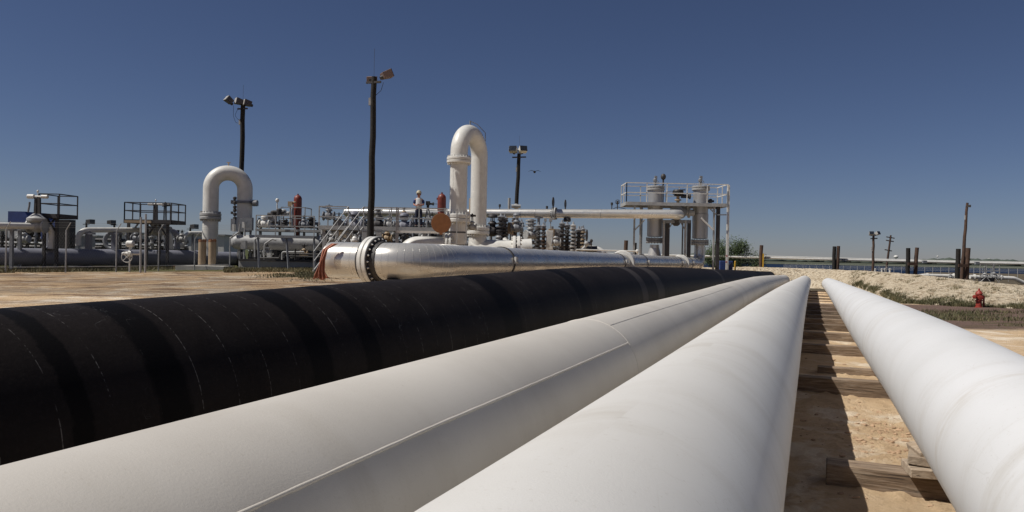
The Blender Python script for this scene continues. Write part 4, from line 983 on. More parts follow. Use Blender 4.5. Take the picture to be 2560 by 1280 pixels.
for px in (810, 870, 925, 992, 1060, 1108): leg(t, (at(px, 600, DY0+.2).x, DY0+.2), dz-.1, .13, 'light_grey'); leg(t, (at(px, 600, DY1-.1).x, DY1-.1), dz-.1, .12, 'mid_grey')
MB().beam((xs_[1], DY0+.15, dz-.1), (xs_[2], DY0+.15, dz-1.2), .05).beam((xs_[1]+.02, DY0+.1, dz+.7), (xs_[2], DY0+.1, dz-.55), .05).build('brace', MT['mid_grey'], t)
# stairs descending left/towards camera
s0 = Vector((xs_[1], DY0-.02, dz)); s1_ = at(813, 618, 35.2); s1_.z = max(g1(s1_.x, s1_.y), 0)
offs = Vector((xs_[2]-xs_[1], 0, 0)); bot = Vector((at(784, 640, 35.4).x, 35.4, g1(-9, 35.4)+.05))
stq = MB(); stq.beam(s0+Zv*-.08, bot, .04, .12); stq.beam(s0+offs-Zv*.08, bot+offs, .04, .12); S_ = stq.build('stair_stringer', MT['light_grey'], t)
n = 11; tr = MB()
for i in range(1, n): c_ = s0.lerp(bot, i/n); tr.box(c_+offs/2, offs.x, .2, .025)
tr.build('tread', MT['mid_grey'], t)
hr = MB()
for o_ in (Vector((0, 0, 0)), offs):
    for k in (1.0, .5): hr.beam(s0+o_+Zv*.95*k, bot+o_+Zv*.95*k, .034)
    for f in (.33, .66, 1.0): c_ = s0.lerp(bot, f)+o_; hr.beam(c_, c_+Zv*.95, .034)
hr.build('stair_handrail', MT['light_grey'], t)
# cage in front
t = thing('scaffold_frame', 'open steel frame with pale beam in front of the rusty disc', 'frame', rise(1050, 35.2))
fy = 35.2; F_ = lambda px, py: at(px, py, fy)
for px, yt in ((992, 518), (996, 520), (1112, 520), (1143, 522), (1167, 525)):
    a = F_(px, yt); MB().beam((a.x, fy, g1(a.x, fy)-.1), (a.x, fy, a.z), .055).build('upright', MT['light_grey'], t)
q = MB(); a, b_ = F_(992, 579), F_(1112, 579); q.beam((a.x, fy, a.z), (b_.x, fy, a.z), .06, .1); q.build('cross_beam', MT['white_paint'], t)
q = MB(); c_ = F_(1167, 581); q.beam((b_.x, fy, c_.z), (c_.x, fy, c_.z), .05, .08); q.beam((b_.x, fy, F_(1112, 612).z), (c_.x, fy, F_(1112, 612).z), .06, .06); q.build('cross_beam', MT['dark_steel'], t)
# rusty disc
t = thing('spectacle_blind', 'big round rusty disc seen face-on in front of the right red vessel', 'disc', at(1103, 590, 34.6))
c_ = at(1103, 558, 34.6); MB().disc(c_, (.08, -1, 0), m(24.8, 34.6), .05, 48).build('plate', MT['rust'], t); MB().beam(c_-Zv*.4, c_-Zv*.52, .14, .05).build('tab', MT['rust'], t)
# edge-on discs on the overhead line
for px, yc, h_, Y, lab in ((1383, 505, 25, 46, 'dark blind plate seen edge-on above the flange of the overhead pipe'), (1413.5, 510, 22, 46.5, 'second dark blind plate edge-on on the overhead pipe, right of the flange'), (1467, 588, 29, 43, 'dark blind plate edge-on at the right end of the valve row')):
    t = thing('spectacle_blind', lab, 'disc', at(px, yc+h_/2, Y), 'edge-on blind plates')
    c_ = at(px, yc, Y); az = R(16); r = m(h_/2, Y); MB().disc(c_, (math.cos(az), -math.sin(az), 0), r, .035, 36).build('plate', MT['dark_steel'], t)
    MB().beam(c_-Zv*r*.95, c_-Zv*(r+.16), .08, .04).build('tab', MT['dark_steel'], t)

# ---- overhead silver line --------------------------------------------------------
a = at(868, 532, 50); b_ = at(1688, 534.5, 44.6); zc_ = (a.z+b_.z)/2; a.z = b_.z = zc_; d = (b_-a).normalized()
t = thing('overhead_pipe', 'long thin bright silver pipe crossing high behind the tall U bend', 'pipe', (a.x, a.y, a.z-.3))
e2 = b_+Vector((.3, .0, 0)); MB().path(bend([a, b_+d*.32, b_+d*.32+Vector((0, 1.3, 0))], .30, 10), .27, 32).build('pipe_body', MT['silver_line'], t)
MB().lathe(a, -d, [(-.02, .272), (.08, .26), (.2, .2), (.3, .02)], 24).build('end_cap', MT['silver_line'], t)
def OL(px):
    X = (px-1280)/FPX; k = (X*a.y-a.x)/(d.x-X*d.y); return a+d*k
for px in (1386,):
    f = MB(); f.disc(OL(px)-d*.12, d, .38, .1, 30); f.disc(OL(px), d, .38, .1, 30); f.lathe(OL(px-10), d, [(0, .285), (.2, .33)], 24); fo = f.build('flange', MT['light_grey'], t); MB().bolts(OL(px)-d*.06, d, .34, 14, .025, .34).build('bolt', MT['dark_steel'], fo)
for px in (930, 1010, 1208, 1300, 1336, 1500): MB().lathe(OL(px)-d*.02, d, [(0, .265), (.005, .283), (.06, .283), (.065, .265)], 28, cap=False).build('band', MT['silver_dull'], t)
for k, (px, kind, h_, lab) in enumerate(((1247, 'box', .2, 'small dark nozzle on top of the overhead pipe right of the tall U bend'), (1365, 'box', .1, 'tiny dark nozzle on the overhead pipe left of its flange'),
        (1527, 'box', .32, 'small dark gauge on the overhead pipe near the right platform'), (1541, 'wheel', .42, 'little hand valve on the overhead pipe beside the right platform'))):
    p = OL(px); q = MB(); q.tube(p+Zv*.2, p+Zv*(.27+h_), .03, seg=8); q.lathe(p+Zv*(.2+h_), Zv, [(0, .07), (.16, .07)], 10)
    if kind == 'wheel': handwheel(q, p+Zv*(.3+h_), (0, 1, .3), .13, .015); q.path([p+Vector((-.25, 0, .3)), p+Vector((0, 0, .42)), p+Vector((.5, 0, .3))], .02, 6)
    tag(q.build('pipe_fitting', MT['dark_steel']), lab, 'fitting', 'fittings on the overhead pipe')
for px in (1416,): q = MB(); p = OL(px); q.lathe(p-Zv*.5, Zv, [(0, .2), (.1, .24), (.25, .2)], 16); tag(q.build('drain_pot', MT['dark_steel']), 'dark drain pot hanging below the overhead pipe', 'drain pot')
post_inst('slim grey vent pipe standing up behind the overhead pipe left of the floodlight pole', 1272.5, 535, 495, 48.5, 'pipe', 'light_grey', 'vent_pipe', 1)
post_inst('slim brown vent pipe between the legs of the tall U bend', 1175, 560, 496, 43.5, 'pipe', 'tan', 'vent_pipe', .8)
q = MB(); c_ = at(1290, 516, 49.5); q.ell(c_, .2, .2, .18, 12, 8); q.lathe(c_+Vector((-.3, -.1, 0)), Xv, [(0, .12), (.6, .12)], 12); q.tube(c_-Zv*.5, c_, .1, seg=8); tag(q.build('pole_junction', MT['light_grey']), 'pale round fitting at the foot of the floodlight pole above the overhead pipe', 'fitting')
# supports of the overhead line
for px, lab in ((880, 'left'), (1030, 'middle'), (1345, 'right')):
    p = OL(px); q = MB(); q.beam((p.x, p.y, GZ(p)-.1), (p.x, p.y, p.z-.25), .16); q.box((p.x, p.y, p.z-.27), .5, .4, .06); tag(q.build('pipe_support', MT['light_grey']), f'grey steel post carrying the {lab} part of the overhead pipe', 'support', 'posts under the overhead pipe')
# ---- valve rows under the overhead line -------------------------------------------
valve('blue-grey domed valve between the stair handrails', at(886, 566, 41.5), .62, (1, 0, 0), 'header_grey', 'dome', 'mid_grey', .25)
valve('squat blue-grey valve with dome right of the dark pole', at(1010, 566, 41.2), .55, (1, 0, 0), 'header_grey', 'dome', 'mid_grey', .25)
valve('dark flanged valve just right of the dark floodlight pole', at(946, 562, 41), .55, (1, 0, 0), 'dark_steel', 'wheel', 'dark_steel', .5)
valve('rusty-dark hand valve on the left end of the stair platform', at(822, 540, 40.5), .42, (1, 0, 0), 'mid_grey', 'wheel', 'mid_grey', .4)
valve('grey squat valve left of the stair handrail', at(847, 560, 41), .42, (0, 1, 0), 'mid_grey', 'wheel', 'dark_steel', .4)
valve('light grey pot valve in the middle of the stair platform', at(974, 562, 40.6), .38, (1, 0, 0), 'light_grey', 'wheel', 'mid_grey', .3)
valve('dark flanged valve right behind the right leg of the tall U bend', at(1231, 578, 44), .6, (1, 0, 0), 'dark_steel', 'dome', 'light_grey', .6)
valve('white flanged tee under the overhead pipe, topped by a wide cap', at(1327, 588, 44), .5, (1, .6, 0), 'light_grey', 'wheel', 'mid_grey', .35)
post_inst('wide grey flanged riser just above the white flanged tee', 1327, 570, 548, 44.2, 'stack', 'light_grey', 'flanged_riser', 1.8)
valve('brownish tall valve between the header pipe and the white tee', at(1292, 570, 44.5), .5, (1, 0, 0), 'mid_grey', 'dome', 'white_paint', .7)
valve('small valve clamped at the flange of the tall U bend right leg', at(1180, 568, 36.6), .3, (1, 0, 0), 'light_grey', 'motor', 'dark_steel', .8)
k = 0
stk = [(1252, 545, 600, 43.6, 1.5, 'dark_steel', 'thick dark ribbed stack right of the tall U bend'), (1261, 548, 600, 44.3, 1.3, 'dark_steel', 'second dark ribbed stack right of the tall U bend, just behind'),
       (1285, 548, 600, 45.2, 1.0, 'post_wood', 'brown ribbed column below the floodlight pole'), (1303, 560, 600, 45, 1.0, 'mid_grey', 'short grey ribbed stack between the brown column and the white tee'),
       (1345, 568, 626, 42.5, 1.1, 'dark_steel', 'dark ribbed stack immediately right of the white tee'), (1358, 568, 626, 43.6, 1.0, 'post_wood', 'brown ribbed stack, second right of the white tee'),
       (1404, 562, 630, 43, 1.2, 'dark_steel', 'tallest dark ribbed stack in the row right of the white cabinets'), (1417, 566, 630, 43.6, 1.2, 'dark_steel', 'dark ribbed stack, second right of the white cabinets'),
       (1432, 567, 630, 43, 1.1, 'light_grey', 'pale ribbed stack, third right of the white cabinets'), (1446, 578, 630, 43.4, 1.2, 'dark_steel', 'stubby dark ribbed stack, fourth right of the white cabinets'), (1457, 576, 630, 44.2, .9, 'tan', 'tan-topped stack next to the edge-on blind plate')]
for px, y1, y0, Y, sz, mt_, lab in stk:
    a_ = at(px, y0, Y); g = g1(a_.x, Y); q = MB(); ztop = at(px, y1, Y).z; t = thing('valve_stack', lab, 'valve stack', (a_.x, Y, g), 'ribbed valve stacks')
    q.tube((a_.x, Y, g), (a_.x, Y, ztop), .09*sz, seg=10); q.build('stem', MT['dark_steel'], t)
    n = int((ztop-a_.z)/.2); q = MB()
    for i in range(n): q.disc((a_.x+random.uniform(-.02, .02), Y, a_.z+(ztop-a_.z)*(i+.5)/n), Zv, .17*sz*random.uniform(.8, 1.1), .09, 14)
    q.build('flange', MT[mt_], t)
    q = MB(); q.lathe((a_.x, Y, ztop-.05), Zv, [(0, .12*sz), (.12, .16*sz), (.2, .06*sz), (.34, .03)], 10); q.build('cap', MT['mid_grey' if mt_ != 'light_grey' else 'light_grey'], t); q = MB(); handwheel(q, (a_.x, Y-.15, ztop-.35), (.2, 1, 0), .12*sz, .015); q.build('handwheel', MT['mid_grey'], t)
for px0, px1, yt, yb, Y, mt_, lab in ((1366, 1382, 576, 626, 42.6, 'white_paint', 'white narrow cabinet in the valve row, left of the brownish cabinets'), (1371, 1386, 572, 600, 43.3, 'tan', 'tan-brown cabinet directly behind the white narrow cabinet'), (1383, 1398, 572, 612, 43.4, 'light_grey', 'grey-brown cabinet right of the white narrow cabinet'),
        (1269, 1284, 556, 585, 44.6, 'tan', 'tan cabinet half in shade, left of the brown ribbed column')):
    a_, b_ = at(px0, yt, Y), at(px1, yb, Y); t = thing('valve_cabinet', lab, 'cabinet', ((a_.x+b_.x)/2, Y, b_.z), 'cabinets in the valve row')
    MB().box(((a_.x+b_.x)/2, Y, (a_.z+b_.z)/2), b_.x-a_.x, .3, a_.z-b_.z).build('case', MT[mt_], t, bevel=.01)
    MB().box(((a_.x+b_.x)/2, Y-.16, (a_.z+b_.z)/2), (b_.x-a_.x)*.8, .02, (a_.z-b_.z)*.85).build('door', MT[mt_], t); MB().beam(((a_.x+b_.x)/2, Y, GZ(b_)), ((a_.x+b_.x)/2, Y, b_.z), .08).build('leg', MT['mid_grey'], t)
post_inst('small grey crosspiece vent above the brownish cabinets', 1376, 575, 550, 43.8, 'box', 'light_grey', 'vent_pipe', .7); post_inst('grey tee vent standing just below the overhead pipe flange', 1363, 575, 550, 44.2, 'box', 'light_grey', 'vent_pipe', .6)
post_inst('tiny dark gauge on a thin stem at the right end of the valve row', 1478, 622, 602, 42.5, 'ball', 'dark_steel', 'gauge', .8)
q = MB(); q.path([at(1452, 628, 42.4), at(1462, 618, 42.4), at(1470, 608, 42.4)], .09, 8); q.ell(at(1466, 609, 42.3), .14, .14, .14, 10, 8); q.box(at(1460, 624, 42.4), .5, .2, .1); tag(q.build('lever_valve', MT['light_grey']), 'grey lever valve crouching below the edge-on blind plate', 'valve')
# low clutter wall of pipes under the platform (manifold)
t = thing('manifold_header', 'low grey manifold pipe with stub risers under the long stair platform', 'pipe', rise(930, 41.6))
a_, b_ = at(800, 606, 41.6), at(1215, 610, 41.6); MB().path([a_, b_], .22, 18).build('header', MT['mid_grey'], t)
for px in (806, 828, 856, 890, 940, 985, 1016, 1060, 1096, 1160): p = at(px, 606, 41.6); MB().tube(p, p+Zv*.75, .1, seg=10).disc(p+Zv*.45, Zv, .19, .08, 14).build('riser', MT['light_grey' if px % 4 else 'mid_grey'], t)
for px in (840, 900, 960, 1050, 1100): p = at(px, 620, 41.6); MB().beam((p.x, p.y, GZ(p)), p+Zv*.2, .14).build('stand', MT['dark_steel'], t)
for px, y, s_, mt_, tp_, lab in ((830, 600, .34, 'light_grey', 'wheel', 'pale valve under the left end of the stair platform'), (885, 604, .4, 'light_grey', 'motor', 'pale motor valve under the stairs'), (918, 604, .34, 'light_grey', 'wheel', 'grey valve hidden beside the foot of the dark pole'),
        (968, 596, .36, 'tan', 'wheel', 'tan valve in the shade under the stair platform, right of the dark pole'), (1060, 594, .36, 'light_grey', 'wheel', 'pale valve seen through the steel frame, above the white elbow pipe')):
    valve(lab, at(px, y, 39.8), s_, (1, 0, 0), mt_, tp_, 'dark_steel', .5)
for px, w_, y0, y1, Y, mt_, lab in ((838, 16, 577, 602, 40.0, 'white_paint', 'white yellow-topped panel behind the stair rail, left one'), (852, 12, 577, 600, 40.4, 'tan', 'tan panel behind the stair rail, next to the white one'), (948, 12, 578, 612, 36.2, 'light_grey', 'grey cabinet hard against the right side of the dark pole'), (912, 12, 578, 610, 36.0, 'light_grey', 'grey cabinet hard against the left side of the dark pole')):
    a_ = at(px, (y0+y1)/2, Y); t = thing('switch_cabinet', lab, 'panel', (a_.x, Y, at(px, y1, Y).z), 'panels under the stair platform')
    MB().box(a_, m(w_, Y), .25, m(y1-y0, Y)).build('case', MT[mt_], t, bevel=.01); MB().box(a_+Zv*m((y1-y0)/2, Y)+Zv*.04, m(w_, Y)*1.05, .27, .08).build('top_strip', MT['yellow' if Y > 39.9 else 'mid_grey'], t)
    MB().beam((a_.x, Y, g1(a_.x, Y)), (a_.x, Y, at(px, y1, Y).z), .08).build('leg', MT['mid_grey'], t)
t = thing('pipe_bollard', 'white capped bollard at the left foot of the dark pole', 'bollard', rise(887, 34.8)); a_ = at(887, 590, 34.8); MB().lathe((a_.x, 34.8, g1(a_.x, 34.8)), Zv, [(0, .13), (a_.z-g1(a_.x, 34.8)-.1, .13), (a_.z-g1(a_.x, 34.8), .05)], 14).build('tube', MT['white_paint'], t); MB().disc((a_.x, 34.8, a_.z-.2), Zv, .17, .08, 14).build('collar', MT['white_paint'], t)

def rack(label, px0, px1, ys, Y, mat, risers, r=.12, rmat='mid_grey', group=None):
    a_, b_ = at(px0, ys[0], Y), at(px1, ys[0], Y); t = thing('pipe_rack', label, 'pipe rack', ((a_.x+b_.x)/2, Y, g1((a_.x+b_.x)/2, Y)))
    for k, y in enumerate(ys):
        p, q_ = at(px0, y, Y+.25*k), at(px1, y, Y+.25*k); q_.z = p.z; MB().path([p, q_], r*(1, .75, 1.2, .8)[k % 4], 12).build('header', MT[mat if k % 2 == 0 else rmat], t)
    for k, (px, y0, y1) in enumerate(risers):
        p, q_ = at(px, y1, Y-.1), at(px, y0, Y-.1); q_.x = p.x; rr = r*(.8, .6, 1.0)[k % 3]
        MB().tube(p, q_, rr, seg=10).disc(p.lerp(q_, .35), Zv, rr*1.9, .07, 12).disc(p.lerp(q_, .75), Zv, rr*1.8, .07, 12).build('riser', MT[(mat, rmat, 'light_grey')[k % 3]], t)
    for f in (.05, .35, .65, .95):
        p = a_.lerp(b_, f); MB().beam((p.x, Y+.3, GZ(p)-.1), (p.x, Y+.3, at(px0, min(ys), Y).z), .12).build('frame', MT['dark_steel'], t)
    return t
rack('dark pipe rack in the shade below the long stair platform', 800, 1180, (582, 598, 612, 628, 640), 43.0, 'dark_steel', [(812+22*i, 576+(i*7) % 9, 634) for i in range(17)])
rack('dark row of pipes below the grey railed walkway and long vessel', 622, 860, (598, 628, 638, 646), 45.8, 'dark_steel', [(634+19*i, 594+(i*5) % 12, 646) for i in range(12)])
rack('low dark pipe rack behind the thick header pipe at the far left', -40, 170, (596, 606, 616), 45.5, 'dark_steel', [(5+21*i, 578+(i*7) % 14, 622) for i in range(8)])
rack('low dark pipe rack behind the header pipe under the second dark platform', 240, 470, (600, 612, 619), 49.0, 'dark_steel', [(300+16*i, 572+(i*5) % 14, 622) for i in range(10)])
rack('grey pipe rack rising behind the upper walkway left of the stair platform', 640, 800, (556, 566), 47.2, 'mid_grey', [(648+17*i, 545+(i*5) % 10, 570) for i in range(9)], .09)
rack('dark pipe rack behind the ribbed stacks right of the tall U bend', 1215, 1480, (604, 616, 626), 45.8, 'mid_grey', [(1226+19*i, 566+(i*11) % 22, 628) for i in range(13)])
rack('row of grey risers behind the handrail of the long stair platform', 905, 1180, (556, 562), 43.6, 'mid_grey', [(912+20*i, 538+(i*7) % 14, 566) for i in range(13)], .1)
for px, y, Y, s_, mt_, tp_, lab in ((868, 588, 38.6, .36, 'white_paint', 'wheel', 'white valve low behind the stair stringers'), (1018, 600, 39.4, .34, 'mid_grey', 'motor', 'grey motor valve under the platform left of the steel frame'),
        (1080, 556, 41.5, .34, 'mid_grey', 'wheel', 'grey hand valve left of the round rusty disc'), (1010, 540, 42.4, .3, 'tan', 'wheel', 'small tan valve behind the platform handrail left of the man'),
        (1247, 606, 43, .4, 'light_grey', 'wheel', 'pale valve low between header pipe and ribbed stacks'), (1390, 606, 42, .36, 'light_grey', 'wheel', 'pale valve in front of the white narrow cabinet'), (760, 562, 43.6, .34, 'mid_grey', 'wheel', 'grey hand valve right of the left red vessel'),
        (60, 598, 43.5, .4, 'light_grey', 'wheel', 'pale valve behind the header under the far left white pipe'), (340, 596, 45.4, .36, 'mid_grey', 'wheel', 'grey valve behind the gate posts'), (455, 598, 46.5, .36, 'light_grey', 'wheel', 'pale valve behind the swan-neck pipe'),
        (668, 632, 43.4, .32, 'light_grey', 'wheel', 'pale valve under the long vessel left part'), (760, 634, 43.4, .3, 'tan', 'motor', 'tan motor valve under the long vessel middle part'), (826, 632, 42.6, .34, 'light_grey', 'wheel', 'pale valve just left of the stair foot')):
    valve(lab, at(px, y, Y), s_, (1, 0, 0), mt_, tp_, 'dark_steel', .5)
# pale vessel right of the valve row; dark panel stands in for its shade
t = thing('domed_vessel', 'low white rounded vessel with a dark panel for its shade at the right end of the valve row', 'vessel', rise(1490, 45)); a_ = at(1480, 640, 44); MB().ell(a_, m(38, 44), .9, m(26, 44), 28, 14).build('shell', MT['white_paint'], t)
q = MB(); c_ = at(1478, 622, 43.1); q.box(c_, m(30, 43), .12, m(13, 43), rot=Matrix.Rotation(R(-24), 3, 'X')); q.build('shade_panel', MT['glass'], t)
q = MB(); a_, b_ = at(1440, 624, 41), at(1594, 628, 41); q.tube(a_, b_, .035, seg=8); q.lathe(b_-Xv*.1, Xv, [(0, .05), (.03, .1), (.12, .1), (.16, .05)], 10); q.beam(b_-Zv*.9, b_, .06); q.beam((a_+b_)/2-Zv*1.0, (a_+b_)/2, .06); q.beam(a_-Zv*1.0, a_, .06)
tag(q.build('guard_pipe', MT['white_paint']), 'thin white pipe just above the silver pipe ending in a white knob', 'pipe')

# ---- platform with two vessels at right ---------------------------------------------
PYf, PYb = 45.5, 47.7
def Q(px, py, Y=PYf): return at(px, py, Y)
a, b_ = Q(1566, 507), Q(1818, 507); z = Q(1690, 506.5).z
t = thing('riser_platform', 'tall railed platform around the two grey risers on the right', 'platform', rise(1690, 46.5))
deck_box(t, a.x, b_.x, PYf, PYb, z, .2, 'light_grey')
rh = Q(1690, 459).z-z
railing(t, [(a.x, PYf, z), (b_.x, PYf, z), (b_.x, PYb, z), (a.x, PYb, z), (a.x, PYf, z)], rh, .49, 1.1, .026, 'white_paint')
def lg(px, Y, w_=.1, mat='light_grey', ztop=None, name='leg'):
    p = at(px, 600, Y); return MB().beam((p.x, Y, g1(p.x, Y)-.1), (p.x, Y, (z-.1) if ztop is None else ztop), w_).build(name, MT[mat], t)
for px, Y, w_, mt_ in ((1585, PYf+.1, .1, 'light_grey'), (1600, PYb-.1, .09, 'light_grey'), (1604, PYb-.1, .07, 'mid_grey'), (1659, PYf+.5, .12, 'light_grey'), (1668, PYf+.7, .24, 'dark_steel'), (1713, PYf+.5, .12, 'light_grey'), (1722, PYf+.7, .2, 'dark_steel'), (1784, PYf+.1, .1, 'light_grey'), (1794, PYf+.35, .2, 'dark_steel'), (1706, PYb-.1, .08, 'mid_grey')):
    lg(px, Y, w_, mt_, None if 1640 > px or px > 1730 else at(px, 551, Y).z)
q = MB(); q.beam(Q(1655, 554, PYf+.55), Q(1727, 554, PYf+.55), .1, .2); q.beam(Q(1672, 572, PYf+.55), Q(1680, 558, PYf+.55), .06); q.beam(Q(1711, 572, PYf+.55), Q(1703, 558, PYf+.55), .06); q.build('cross_beam', MT['mid_grey'], t)
for p1, p2, mt_, w_ in (((1587, 575), (1611, 550), 'light_grey', .07), ((1753, 545), (1783, 575), 'white_paint', .09), ((1776, 522), (1790, 536), 'mid_grey', .08), ((1794, 537), (1822, 537), 'mid_grey', .07)):
    MB().beam(Q(*p1), Q(*p2), w_).build('brace', MT[mt_], t)
lad = thing('caged_ladder', 'striped white and blue ladder post at the right end of the riser platform', 'ladder', rise(1822, PYf-.2))
for dx in (0, .32):
    p = at(1816, 670, PYf-.15); q = MB(); q.beam((p.x+dx*.5, PYf-.15+dx, g1(p.x, PYf)-.1), (p.x+dx*.5, PYf-.15+dx, z+rh), .075); q.build('rail', MT['white_paint'], lad)
p = at(1816, 670, PYf-.15); k = g1(p.x, PYf)
for i in range(18): MB().tube((p.x, PYf-.15, k+.3*(i+1)), (p.x+.16, PYf+.17, k+.3*(i+1)), .012, seg=6).build('rung', MT['galv'], lad)
for y, mt_, h_ in ((545, 'header_grey', 30), (580, 'header_grey', 8), (640, 'hydrant_red', 3), (655, 'hydrant_red', 3), (498, 'mid_grey', 40)):
    c_ = at(1820, y, PYf-.2); MB().box((p.x, PYf-.16, c_.z), .085, .085, m(h_, 45)).build('painted_band', MT[mt_], lad)
def riser(label, px, ybase, kind):
    Y = 46.7; c_ = at(px, 478, Y); r = m(19.2, Y); x = c_.x; t = thing('riser_vessel', label, 'vessel', (x, Y, at(px, 640, Y).z), 'grey risers on the right platform')
    zt = at(px, 474, Y).z; z1 = at(px, ybase, Y).z
    MB().lathe((x, Y, z1), Zv, [(0, r*.8), (.02, r), ((zt-z1)*.33, r), ((zt-z1)*.34, r*1.02), ((zt-z1)*.5, r*1.02), ((zt-z1)*.51, r*.97), (zt-z1, r*.97)], 34).build('shell', MT['silver_dull'], t)
    f = MB(); f.disc((x, Y, zt), Zv, r*1.16, .12, 30); f.disc((x, Y, zt+.15), Zv, r*1.14, .12, 30); fo = f.build('top_flange', MT['light_grey'], t); MB().bolts((x, Y, zt+.08), Zv, r*1.07, 16, .025, .3).build('bolt', MT['light_grey'], fo)
    q = MB(); q.tube((x-.05, Y, zt+.2), (x-.05, Y, zt+.55), .09, seg=10); q.lathe((x-.05, Y, zt+.5), Zv, [(0, .12), (.12, .13), (.2, .05), (.34, .05)], 10); q.box((x+.02, Y, zt+.75), .12, .1, .16); handwheel(q, (x+.03, Y-.12, zt+.42), (0, 1, 0), .12, .015); q.build('vent_valve', MT['mid_grey'], t)
    f = MB(); zf = at(px, ybase+9, Y).z; f.disc((x, Y, zf+.08), Zv, r*1.12, .14, 30); f.disc((x, Y, zf-.08), Zv, r*1.12, .14, 30); fo = f.build('bottom_flange', MT['mid_grey' if kind == 'l' else 'light_grey'], t); MB().bolts((x, Y, zf), Zv, r*1.03, 16, .03, .36).build('bolt', MT['dark_steel'], fo)
    zf2 = at(px, 616, Y).z
    if kind == 'l':
        MB().lathe((x, Y, g1(x, Y)), Zv, [(0, r*.95), (zf2-g1(x, Y)-.6, r*.9), (zf2-g1(x, Y)-.1, r*.62), (zf2-g1(x, Y)+.1, r*.6)], 30).build('elbow', MT['silver'], t)
    else:
        e = q2; pts = bend([Vector((x, Y, zf2+.1)), Vector((x, Y, q2.z)), q2-dd*1.6], [.6], 12)
        MB().path(pts, [r*.68]+[r*.7+(RS*.985-r*.7)*min(1, i/10) for i in range(len(pts)-1)], 30).build('elbow', MT['silver'], t)
riser('left grey riser vessel, crossed in front by the overhead pipe', 1639, 592, 'l'); riser('right grey riser vessel that bends into the end of the big silver pipe', 1752, 597, 'r')
t = thing('valve_motor', 'dark green motor operator between the two risers above the deck', 'motor', Q(1695, 507, 46.4)); c_ = at(1695, 480, 46.4)
MB().lathe(c_-Zv*.16, Zv, [(0, .28), (.04, .34), (.2, .34), (.3, .26)], 16).box(c_+Vector((.05, 0, -.1)), .5, .3, .3).build('housing', MT['black'], t); MB().tube(c_+Vector((0, 0, .12)), c_+Vector((.45, 0, .14)), .035, seg=8).build('handle', MT['black'], t); MB().lathe(c_+Vector((.2, 0, -.25)), Xv, [(0, .12), (.45, .12), (.5, .18), (.56, .18)], 12).build('gear_arm', MT['dark_steel'], t)
MB().tube(at(1695, 507, 46.4), c_-Zv*.15, .1, seg=10).disc(at(1695, 500, 46.4), Zv, .2, .08, 14).build('stem', MT['tan'], t)
t = thing('flanged_valve', 'grey flanged valve body joining the overhead pipe to the right riser', 'valve', Q(1690, 530, 46.2))
q = MB(); c_ = at(1700, 530, 46.2); q.ell(c_, .42, .4, .42, 18, 12); q.disc(c_+Vector((-.3, -.35, 0)), (.5, .8, 0), .42, .1, 24); q.disc(c_+Zv*.42, Zv, .38, .12, 24); q.build('body', MT['mid_grey'], t)
q = MB(); c3 = at(1722, 532, 46.3); q.tube(c_, c3+Vector((.3, 0, 0)), .2, seg=14); q.disc(c3, (1, 0, 0), .32, .1, 20); q.tube(c3+Vector((-.1, -.1, .1)), c3+Vector((-.1, -.1, .45)), .1, seg=10); q.disc(c3+Vector((-.1, -.1, .45)), Zv, .16, .08, 12); q.build('outlet', MT['light_grey'], t)
q = MB(); c4 = at(1690, 560, 46.2); q.lathe(c4-Zv*.12, Zv, [(0, .12), (.1, .24), (.3, .24), (.4, .3)], 14); q.build('drain_plug', MT['dark_steel'], t)
post_inst('dark ball beacon on a thin stalk above the left riser', 1657, 507, 442, 46.9, 'ball', 'dark_steel', 'beacon', 1.5)
post_inst('dark instrument on the deck right of the right riser', 1776, 507, 503, 46.5, 'motor', 'dark_steel', 'instrument_post', .7)
q = MB(); q.beam(Q(1665, 480, 46.9), Q(1680, 478, 46.9), .04); q.beam(Q(1665, 504, 46.9), Q(1665, 480, 46.9), .04); tag(q.build('sign_frame', MT['light_grey']), 'bent grey conduit on the deck right of the left riser', 'conduit')

# ---- right background ---------------------------------------------------------------
# blue bin with yellow posts
t = thing('blue_tank', 'dark blue box between two yellow posts beside the ladder foot', 'tank', rise(1805, 49)); a_, b_ = at(1800, 652, 49), at(1832, 678, 49)
MB().box(((a_.x+b_.x)/2, 49.3, (a_.z+b_.z)/2), b_.x-a_.x, .6, a_.z-b_.z).build('body', MT['blue_paint'], t, bevel=.03)
MB().beam((b_.x-.5, 48.97, b_.z+.1), (b_.x-.1, 48.97, a_.z-.1), .14, .03).build('black_strip', MT['black'], t)  # slanting black strip across the box front
for px, lab in ((1792.5, 'yellow guard post left of the dark blue box'), (1838, 'yellow guard post right of the dark blue box')):
    p = at(px, 652, 48.6); g = g1(p.x, 48.6); q = MB(); q.lathe((p.x, 48.6, g-.1), Zv, [(0, .055), (p.z-g+.05, .055), (p.z-g+.1, .02)], 10); tag(q.build('guard_post', MT['yellow']), lab, 'post', 'yellow guard posts')
p = at(1908.5, 634, 69); q = MB(); q.lathe((p.x, 69, at(1907, 668, 69).z-.6), Zv, [(0, .06), (p.z-at(1907, 668, 69).z+.6, .06)], 10); tag(q.build('guard_post', MT['yellow']), 'thin yellow post against the single wooden post on the berm', 'post', 'yellow guard posts')
